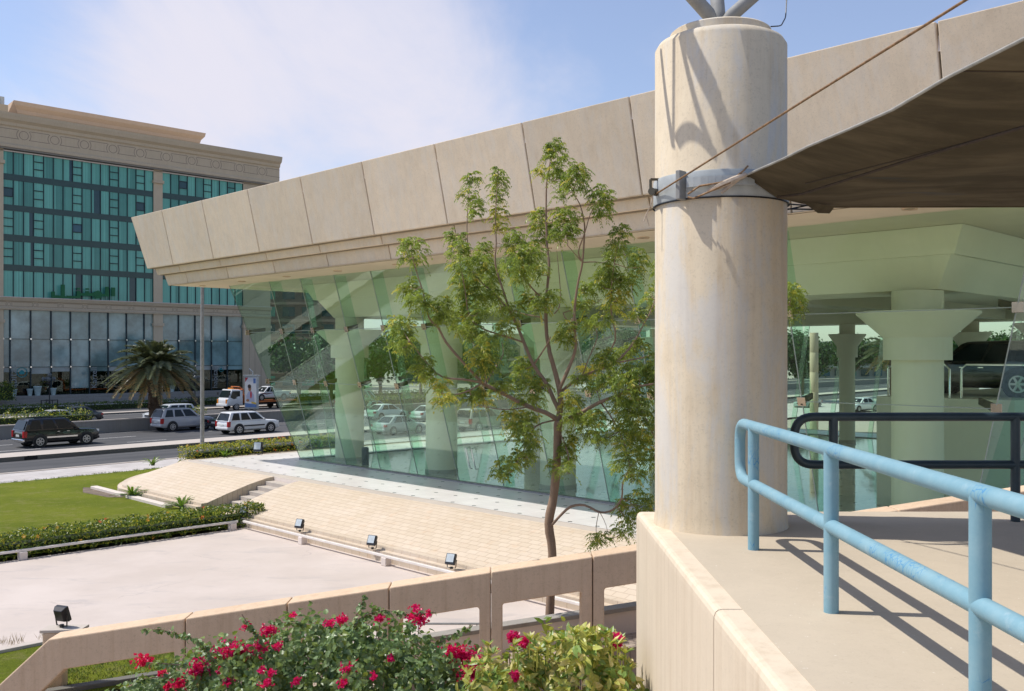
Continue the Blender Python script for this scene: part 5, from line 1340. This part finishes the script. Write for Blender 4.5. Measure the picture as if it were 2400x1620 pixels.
        for k in range(cnt):
            while True:
                o = V((R.uniform(-1, 1), R.uniform(-1, 1), R.uniform(-1, 1)))
                if o.length < 1: break
            p = c + V((o.x * rx * px * .84, o.y * (rx + ry) / 2 * px * .84, o.z * ry * px * 1.02 + .07))
            d = V((o.x * .5 + R.uniform(-.6, .6), o.y * .5 + R.uniform(-.6, .6), .25 + R.uniform(-.6, .7)))
            mats = [2, 2, 0] if yel and R.random() < .75 else ([0, 0, 0, 1, 1] if R.random() < .93 else [2])
            spray(mb, p, d, R.uniform(.12, .19), R.choice((5, 6, 7)), .072, .023, mats, .75)
        mb.build('leaf_cluster', [M['neem1'], M['neem2'], M['neem3'], M['twig']], root) if ci < 95 else rest.append(mb)
    big = MB()
    for m in rest: big.raw(m.v, m.f); big.mi[-len(m.f):] = m.mi
    o = big.build('foliage', [M['neem1'], M['neem2'], M['neem3'], M['twig']], root); o['kind'] = 'stuff'
rest = []
neem()

def mound(name, label, cat, outline, Yc, dY, size, wl, n, mats, weights, inner, dens_back=.5, group=None, cat2=None):
    """leafy shrub: outline [(u,v)] of its top seen at depth Yc; body rounded in depth"""
    pts = [at(u, v, Yc) for u, v in outline]; xs = [p.x for p in pts]
    base = V(((xs[0] + xs[-1]) / 2, Yc, .08))
    root = thing(name, label, cat, base, group)
    def ztop(x):
        for a, b in zip(pts[:-1], pts[1:]):
            if a.x <= x <= b.x: return a.z + (b.z - a.z) * (x - a.x) / max(b.x - a.x, 1e-6)
        return pts[0].z if x < xs[0] else pts[-1].z
    def surf(x, y):
        k = 1 - ((y - Yc) / dY) ** 2
        return None if k <= 0 else .08 + (ztop(x) - .08) * k ** .30
    mb = MB()
    for i in range(n):
        x = R.uniform(xs[0], xs[-1]); t = R.uniform(-1, 1)
        if t > 0 and R.random() > dens_back: t = -t
        # spread samples over top and front
        y = Yc + dY * math.copysign(abs(t) ** .6, t) * .998
        z = surf(x, y)
        if z is None: continue
        e = .05; zx = (surf(min(x + e, xs[-1]), y) or z) - (surf(max(x - e, xs[0]), y) or z)
        ny = 2 * ((y - Yc) / dY) * 1.2
        nrm = V((-zx / (2 * e) * .5, ny, .8)).normalized()
        dep = min(abs(R.gauss(0, .12)), .5)
        lump = .14 * math.sin(x * 5.1 + y * 3.3) + .10 * math.sin(x * 11.3 - y * 7.7) + .07 * math.sin(23 * x + 17 * y)
        if t < -.7 and R.random() < .5: z = max(.3, z - R.uniform(0, z * .6))
        p = V((x, y, z)) + nrm * (lump * .9 - dep) + V((R.uniform(-.04, .04),) * 3)
        d = rv() + V((0, -.2, -.35)); nn = nrm + rv() * .75
        d = d - nn * d.dot(nn) / max(nn.length_squared, 1e-6)
        if d.length < .05: continue
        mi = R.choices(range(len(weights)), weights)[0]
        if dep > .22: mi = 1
        mb.leaf6(p, d, nn, size * R.uniform(.7, 1.3), size * wl * R.uniform(.85, 1.15), mi, .12, .18)
    mb.build('foliage', mats, root)
    # stems inside
    st_ = MB()
    for k in range(26):
        x = R.uniform(xs[0] + .2, xs[-1] - .2); y = Yc + R.uniform(-.6, .6) * dY; z = surf(x, y) or 1
        st_.tube([V((base.x + (x - base.x) * .55, Yc + (y - Yc) * .4, .08)), V((base.x + (x - base.x) * .8, y, z * .5)), V((x, y, z - .1))], [.025, .016, .006], 5)
    st_.build('stems', M['twig'], root)
    # twiggy dark core so that no light leaks through the middle
    return root, surf, ztop
def hit(surf, u, v, Y0, Y1):
    Y = Y0
    while Y < Y1:
        p = at(u, v, Y); z = surf(p.x, Y)
        if z is not None and p.z < z: return p
        Y += .03
    return at(u, v, (Y0 + Y1) / 2)
ol = [(285, 1640), (318, 1585), (345, 1545), (400, 1532), (470, 1520), (500, 1500), (560, 1478), (620, 1452), (680, 1440), (740, 1440), (800, 1432), (850, 1420), (900, 1434), (960, 1456), (1010, 1478), (1060, 1500), (1110, 1530), (1150, 1560), (1165, 1640)]
ol = [(u, v + (24 if v < 1600 else 0)) for u, v in ol]
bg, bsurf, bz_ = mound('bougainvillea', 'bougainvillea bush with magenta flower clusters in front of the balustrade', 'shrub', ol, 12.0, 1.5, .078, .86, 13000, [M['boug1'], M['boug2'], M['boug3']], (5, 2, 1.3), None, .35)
def sprig(pts, Y, size, mats, weights, n, r=.007):
    Q = [at(u, v, Y + R.uniform(-.02, .02)) for u, v in pts]
    MB().tube(Q, r, 5).build('stem', M['twig'], bg)
    mb = MB(); 
    for k in range(n):
        t = R.random() * (len(Q) - 1); i = int(t); p = Q[i].lerp(Q[min(i + 1, len(Q) - 1)], t - i)
        mb.leaf6(p + rv() * .015, rv() + V((0, -.2, -.3)), V((0, -.4, 1)) + rv() * .6, size * R.uniform(.7, 1.2), size * .8, R.choices(range(len(weights)), weights)[0], .1, .12)
    mb.build('leafy_sprig', mats, bg)
B3 = [M['boug1'], M['boug2'], M['boug3']]
for pts, n in (([(329, 1477), (375, 1474), (430, 1489), (463, 1501), (493, 1537), (510, 1560)], 95), ([(567, 1440), (586, 1471), (601, 1489), (615, 1510)], 40), ([(852, 1400), (842, 1429), (827, 1459), (840, 1480)], 45),
               ([(1020, 1435), (963, 1441), (902, 1429), (857, 1441), (830, 1470)], 80), ([(631, 1456), (676, 1459), (737, 1465)], 70), ([(1108, 1466), (1072, 1486), (1038, 1501), (1014, 1516)], 55), ([(345, 1553), (390, 1556), (440, 1560)], 35), ([(300, 1610), (340, 1590), (400, 1585)], 40)):
    sprig(pts, 11.3, .062, B3, (5, 2, 2), n)
bc = MB()
BR = [(562,1531,45,20),(472,1570,22,20),(637,1483,22,14),(583,1472,8,6),(773,1460,10,8),(803,1451,13,10),(892,1447,15,9),(975,1423,10,7),(989,1453,14,10),(818,1570,15,12),(809,1603,9,12),(643,1581,9,8),(631,1605,14,8),(620,1576,8,6),(348,1552,20,15,1),(387,1582,8,6,1),(429,1606,15,12,1),(402,1612,9,8,1),(529,1574,12,10),(655,1519,10,6),(616,1520,18,8),(1081,1540,42,22),(1108,1576,30,21),(1093,1600,15,12),(1060,1525,16,10),(963,1444,9,7),(1005,1438,9,6),(978,1450,8,6),(918,1548,8,5),(700,1600,10,7),(540,1600,12,8),(690,1440,6,5),(1120,1555,14,12),(880,1590,8,6)]
for b_ in BR:
    u, v, rx, ry = b_[:4]
    if rx < 16 and v < 1470: c = at(u, v, 11.25)
    else: c = hit(bsurf, u, v, 9.6, 13.5) + V((0, -.10, .06))
    px = c.y / F
    for k in range(int(7 + rx * ry * .32)):
        a = R.uniform(0, 6.28); q = abs(R.gauss(0, .62))
        p = c + V((math.cos(a) * q * rx * px, R.uniform(-.10, .05), math.sin(a) * q * ry * px))
        ax = rv() + V((0, -.8, .4))
        for j in range(3):
            bc.leaf(p, rv() + ax * .5, ax + rv() * .5, R.uniform(.026, .040), .030, 1 if len(b_) > 4 or R.random() < .25 else 0, .15, 0)
bc.build('flowers', [M['bract1'], M['bract2']], bg)
ol2 = [(1085, 1640), (1105, 1560), (1125, 1522), (1160, 1500), (1200, 1490), (1235, 1484), (1262, 1496), (1300, 1482), (1335, 1466), (1365, 1460), (1395, 1478), (1420, 1470), (1445, 1478), (1462, 1508), (1480, 1540), (1492, 1575), (1497, 1640)]
ol2 = [(u, v + (20 if v < 1600 else 0)) for u, v in ol2]
vs_, vsurf, _ = mound('variegated_shrub', 'yellow green variegated leafy shrub against the platform corner', 'shrub', ol2, 9.15, .78, .105, .48, 4300, [M['yel1'], M['yel2'], M['yel3']], (5, 3, 2), None, .35)
for k in range(60):      # upright shoots at the top
    u = R.uniform(1120, 1480); i = min(range(len(ol2)), key=lambda j: abs(ol2[j][0] - u)); v = ol2[i][1]
    p = at(u, v + R.uniform(-4, 22), 9.15 + R.uniform(-.5, .3))
    mb = MB().tube([p - V((0, 0, .16)), p + V((0, 0, .02))], .005, 5, 0)
    for j in range(7):
        a = R.uniform(0, 6.28); d = V((math.cos(a) * .7, math.sin(a) * .7, R.uniform(.25, 1.1)))
        mb.leaf6(p, d, V((-d.x, -d.y, 1)), R.uniform(.07, .12), .045, R.choices((0, 1, 2), (4, 4, 2))[0], .12, .1)
    mb.build('shoot', [M['yel1'], M['yel2'], M['yel3']], vs_)
mb = MB()
for u, v, rx in ((1204, 1504, 12), (1228, 1512, 9), (1442, 1510, 12), (1450, 1503, 6), (1207, 1590, 7)):
    c = hit(vsurf, u, v, 8.0, 10) + V((0, -.06, .05)); px = c.y / F
    for k in range(int(rx * 3)):
        p = c + rv() * rx * px; 
        for j in range(3): mb.leaf(p, rv(), rv(), .042, .034, 0, .15, 0)
mb.build('flowers', [M['bract1']], vs_)

# clipped hedges: box of leaves along a line
def hedge(name, label, p0, p1, w, h, size, n, mats, weights, flowers=0, fm=None, group=None, rough=.05, cat='hedge', core=True):
    p0, p1 = V(p0), V(p1); d = p1 - p0; Ln = d.length; d.normalize(); s = V((-d.y, d.x, 0)).normalized()
    root = thing(name, label, cat, (p0 + p1) / 2, group); mb = MB()
    def onsurf():
        a = R.random() * Ln; q = R.random()
        per = w + 2 * h; m = q * per
        if m < h: return p0 + d * a - s * w / 2 + V((0, 0, m)), -s, a
        if m < h + w: return p0 + d * a + s * (m - h - w / 2) + V((0, 0, h)), V((0, 0, 1)), a
        return p0 + d * a + s * w / 2 + V((0, 0, per - m)), s, a
    def put(size_, mi, dep):
        p, nn, a = onsurf()
        if R.random() < .06:
            e = 0 if R.random() < .5 else Ln; p = p0 + d * e + s * R.uniform(-w, w) / 2 + V((0, 0, R.random() * h)); nn = d * (1 if e else -1)
        lump = rough * (math.sin(a * 7.3 + p.z * 9) + .8 * math.sin(a * 3.1 + 1.7 + p.x * 4) + .6 * math.sin(a * 15 + p.y * 11))
        p = p + nn * (lump - dep); t = rv(); n2 = nn + rv() * .8; t = t - n2 * t.dot(n2) / n2.length_squared
        mb.leaf(p, t, n2, size_ * R.uniform(.7, 1.3), size_ * .55, mi, .1, .1)
    for k in range(n):
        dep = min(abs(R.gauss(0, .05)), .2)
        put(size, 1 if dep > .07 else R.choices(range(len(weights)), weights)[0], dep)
    mb.build('foliage', mats, root)
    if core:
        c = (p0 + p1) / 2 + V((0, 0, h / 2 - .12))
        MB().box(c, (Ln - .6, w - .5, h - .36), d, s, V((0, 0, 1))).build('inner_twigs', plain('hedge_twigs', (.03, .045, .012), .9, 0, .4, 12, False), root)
    if flowers:
        m2 = mb; mb = MB()
        for k in range(flowers):
            p, nn, a = onsurf(); p = p + nn * .05; mi = R.choice((0, 1))
            for j in range(10): mb.leaf(p + rv() * .04, rv() + nn, nn + rv() * .4, .05, .045, mi, .1, 0)
        mb.build('flowers', fm, root)
    return root
HM = [M['hedge1'], M['hedge2'], M['hedge3']]; FM = [M['flor'], M['flor2']]
hedge('flowering_hedge', 'clipped flowering hedge with orange blossoms along the back edge of the plaza', E(30.95, -3, .2), E(31.05, 17.7, .2), 1.0, .66, .09, 21000, HM, (5, 2.5, 1.8), 48, FM)
hedge('golden_hedge', 'low golden green hedge along the far end of the terrace', E(43.35, 20.9, 1.05), E(44.1, 30, 1.05), 1.2, .78, .10, 5500, [M['hedge3'], M['hedge1'], M['hedge2']], (5, 2, .8), 40, FM)
hedge('clipped_hedge', 'long low dark clipped hedge across the road in front of the office steps', RP(30, 106, 0), RP(130, 106, 0), 1.6, .85, .22, 9000, [M['hedge1'], M['hedge2'], M['hedge2']], (3, 3, 1), 0, None, None, .06)
hedge('median_shrub', 'bright green loose shrubs growing on the central reservation behind the black car', RP(14, 75.6, .7), RP(36.2, 75.6, .7), 1.6, 1.05, .15, 5200, [M['hedge1'], M['hedge2'], M['hedge3']], (4, 1.5, 2), 0, None, None, .22, 'shrub')
hedge('median_shrub', 'small green shrub tuft on the central reservation above the silver car', RP(45.2, 75.8, .7), RP(46.8, 75.8, .7), .9, .85, .13, 420, [M['hedge1'], M['hedge2'], M['hedge3']], (4, 1, 2), 0, None, None, .15, 'shrub', False)
hedge('median_shrub', 'green shrub mass on the central reservation seen through the pavilion glass', RP(64, 75.8, .7), RP(77, 75.8, .7), 1.6, 1.1, .18, 3000, [M['hedge1'], M['hedge2'], M['hedge3']], (4, 1, 1), 0, None, None, .2, 'shrub')
hedge('clipped_hedge', 'round green bush at the left edge of the office steps', O(-2.5, 4.2, -5.3), O(.2, 4.2, -5.3), 2.4, 1.9, .2, 1500, [M['hedge1'], M['hedge2'], M['hedge3']], (3, 2, 1), 0, None, None, .2, 'bush')

# strap leaved lilies
def lily(label, p, s=1.0, n=34, name='spider_lily', up=.9):
    root = thing(name, label, 'plant', p, 'strap leaved lilies'); mb = MB(); p = V(p)
    for k in range(n):
        a = R.uniform(0, 6.28); el_ = R.uniform(.35, 1.35); L = R.uniform(.6, 1.0) * s
        d = V((math.cos(a) * math.cos(el_), math.sin(a) * math.cos(el_), math.sin(el_) * up)); sd = V((-d.y, d.x, 0)).normalized()
        pts = []; st_ = p + V((math.cos(a) * .06, math.sin(a) * .06, .05))
        for i in range(6):
            t = i / 5; pts.append(st_ + d * L * t + V((0, 0, -.42 * L * t * t)))
        wd = [.02, .04, .042, .036, .024, .003]
        k0 = len(mb.v)
        for q, w_ in zip(pts, wd): mb.v += [q - sd * w_ * s + V((0, 0, .012)), q, q + sd * w_ * s + V((0, 0, .012))]
        for i in range(5):
            for j in range(2):
                c = k0 + i * 3 + j; mb.f.append((c, c + 1, c + 4, c + 3)); mb.mi.append(0 if k % 3 else 1)
    mb.build('leaves', [M['lil1'], M['lil2']], root)
    MB().lathe([(.09 * s, -.02), (.11 * s, .05), (.07 * s, .22 * s)], p, 10).build('stem', M['hedge2'], root)
M['lil1'] = leafmat('lily_leaf', (.10, .19, .03)); M['lil2'] = leafmat('lily_leaf_pale', (.17, .27, .05))
lily('spider lily on the lawn at the left foot of the stone slope', atz(310, 1166, .25), 1.05)
lily('spider lily behind the flowering hedge, right of the other one', atz(427, 1192, .25), 1.0)
lily('small strap leaved plant at the left end of the golden hedge', E(44.6, 19.9, .95), .9, 14)
lily('strap leaved plant drooping over the terrace end in front of the golden hedge', E(42.75, 22.6, 1.25), 1.1, 16)
lily('strap leaved plant between the golden hedge and the glass corner', E(43.2, 28.3, 1.25), 1.2, 18)
# dry tufts at the plaza edge
tf = MB()
for u, v in ((10, 1512), (30, 1515), (45, 1508), (100, 1500)):
    p = atz(u, v, .15)
    for k in range(18): tf.leaf(p + V((R.uniform(-.1, .1), R.uniform(-.05, .05), 0)), V((R.uniform(-.5, .5), R.uniform(-.4, .4), 1)), V((0, -1, .1)), R.uniform(.1, .28), .008, 0, .05, 0)
o = tf.build('dry_grass', [plain('dry_straw', (.36, .27, .14), .9)]); o['kind'] = 'stuff'

# palms
def palm(label, base, th, fl, n, s=1.0, lean=0):
    base = V(base); root = thing('date_palm', label, 'palm tree', base); rad = []; pts = []
    for i in range(13):
        t = i / 12; pts.append(base + V((lean * t * t, 0, th * t))); rad.append((.36 + .10 * t + (.05 if i % 2 else 0)) * s)
    mb = MB().tube(pts, rad, 14)
    for k in range(230):     # leaf base stubs
        t = R.random() ** .8; a = R.uniform(0, 6.28); c = base + V((lean * t * t, 0, th * t)); r = (.36 + .10 * t) * s
        d = V((math.cos(a), math.sin(a), .9)); mb.box(c + V((math.cos(a), math.sin(a), 0)) * r, (.07 * s, .05 * s, .26 * s), V((-math.sin(a), math.cos(a), 0)), V((math.cos(a), math.sin(a), -.6)).normalized(), d.normalized())
    mb.build('trunk', M['palmbark'], root)
    top = pts[-1]
    for k in range(n):
        a = k * 2.39996 + R.uniform(-.2, .2); t = k / n
        el_ = 1.35 - 1.75 * t + R.uniform(-.12, .12); L = fl * R.uniform(.85, 1.1)
        d = V((math.cos(a) * math.cos(el_), math.sin(a) * math.cos(el_), math.sin(el_)))
        fr = MB(); Q = []; m = 34
        for i in range(m + 1):
            q = i / m; Q.append(top + V((math.cos(a), math.sin(a), 0)) * .15 + d * L * q + V((0, 0, -(.40 + .14 * t) * L * q * q)))
        fr.tube(Q[::7] + [Q[-1]], [.035, .03, .022, .016, .01, .006, .005][:len(Q[::7]) + 1], 5, 0)
        sd = V((-math.sin(a), math.cos(a), 0)); dry = t > .80
        for i in range(3, m):
            for rep in (0, .5):
                p = Q[i].lerp(Q[i + 1], rep); tan = (Q[i + 1] - Q[i]).normalized(); up = sd.cross(tan)
                ll = .62 * s * math.sin(math.pi * (.16 + .80 * i / m)) ** .7
                for sg_ in (-1, 1):
                    dd = sd * sg_ * .8 + tan * .75 + up * -.25 + rv() * .16 + V((0, 0, -.15))
                    fr.leaf(p, dd, up + sd * .3 * sg_, ll * R.uniform(.8, 1.1), .058 * s, 1 if dry and R.random() < .7 else 0, .2, .12)
        fr.build('frond', [M['palm1'], M['palm2']], root)
pb_ = at(362, 0, 80.2); pb_.z = .7
palm('tall date palm with a bushy grey green crown on the central reservation', pb_, 4.55, 3.7, 92, 1.15)
pb2 = at(2098, 0, 78); pb2.z = .2
palm('palm tree beyond the pavilion, seen between the columns at the right', pb2, 6.4, 2.9, 38, .95)

# broadleaf trees beyond the road
def ftree(label, u, Y, hgt, rx, group='trees beyond the road', n=4200, seed=0):
    b = at(u, 0, Y); b.z = .05; root = thing('broadleaf_tree', label, 'tree', b, group)
    tk = MB().tube([b, b + V((.1, 0, hgt * .25)), b + V((0, 0, hgt * .5))], [.24, .2, .15], 8)
    lobes = []
    for k in range(13):
        a = R.uniform(0, 6.28); q = R.uniform(.15, .8); z = hgt * R.uniform(.42, .86)
        c = b + V((math.cos(a) * rx * q, math.sin(a) * rx * q, z)); lobes.append((c, rx * R.uniform(.30, .48)))
        tk.tube([b + V((0, 0, hgt * R.uniform(.22, .45))), (b + V((0, 0, z * .8)) + c) / 2, c], [.10, .06, .03], 6)
    tk.build('trunk', M['bark'], root, smooth=True)
    mb = MB()
    for k in range(n):
        c, r = R.choice(lobes); d = rv(); dp = R.random() ** .4
        p = c + V((d.x, d.y, d.z * .8)) * r * dp * R.uniform(.85, 1.12)
        nn = d + rv() * .7; t = rv(); t = t - nn * t.dot(nn) / nn.length_squared
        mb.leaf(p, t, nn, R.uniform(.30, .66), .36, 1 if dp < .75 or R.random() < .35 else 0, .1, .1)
    mb.build('crown', [M['tree1'], M['tree2']], root)
TL = [('dense green tree beyond the road, leftmost seen through the pavilion glass', 700, 122, 8.5, 5.0), ('green tree beyond the road behind the first pavilion column', 775, 118, 9.6, 5.5), ('green tree beyond the road between the first two pavilion columns', 890, 112, 8.8, 5.6),
      ('green tree beyond the road behind the second pavilion column', 985, 126, 9.5, 5.5), ('green tree beyond the road, seen low through the neem branches', 1105, 130, 9.0, 5.6), ('green tree beyond the road to the right of the neem trunk', 1340, 128, 8.6, 5.5),
      ('green tree in the distance behind the round concrete column', 1480, 122, 9.3, 5.5), ('green tree far off, nearest the right side of the round concrete column', 1880, 126, 9.5, 5.5), ('green tree far off behind the small far capital at the right', 1990, 138, 9.2, 5.5), ('green tree far off behind the large right hand capital', 2180, 120, 9.2, 5.6), ('green tree at the far right behind the display deck', 2330, 112, 9.0, 5.5)]
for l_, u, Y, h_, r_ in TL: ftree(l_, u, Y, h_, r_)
# trees that stand behind the camera and are mirrored in the pavilion glass

gt = MB()
def tuft(p, n, h):
    for k in range(n):
        gt.leaf(p + V((R.uniform(-.06, .06), R.uniform(-.06, .06), 0)), V((R.uniform(-.6, .6), R.uniform(-.6, .6), 1)), V((0, -1, .2)), h * R.uniform(.5, 1.2), .012, R.choice((0, 0, 1)), .05, 0)
for k in range(2600):      # near strip of lawn behind the balustrade
    x = R.uniform(-9.2, -4.0); y = R.uniform(16.9, 20.4)
    if y > 20.9 + (x + 6) * .1 or y < 17.6 + (x + 7.5) * .55: continue
    tuft(V((x, y, .13)), 4, .07)
for k in range(2400):      # ragged lawn borders
    q = R.random()
    if q < .4: p = RP(R.uniform(-10, 30), 46.9 - abs(R.gauss(0, .25)), .25)
    elif q < .7: p = E(31.7 + abs(R.gauss(0, .3)), R.uniform(-3, 16.3), .25)
    else: continue
    if 0: p = E(R.uniform(35.5, 45), 16.3 - abs(R.gauss(0, .3)), .25)
    tuft(p, 4, .10)
o = gt.build('grass_blades', [plain('grass_blade', (.17, .245, .04), .8, 0, .3, 2), plain('grass_blade_dry', (.30, .29, .08), .8)], origin=(0, 20, .1)); o['kind'] = 'stuff'
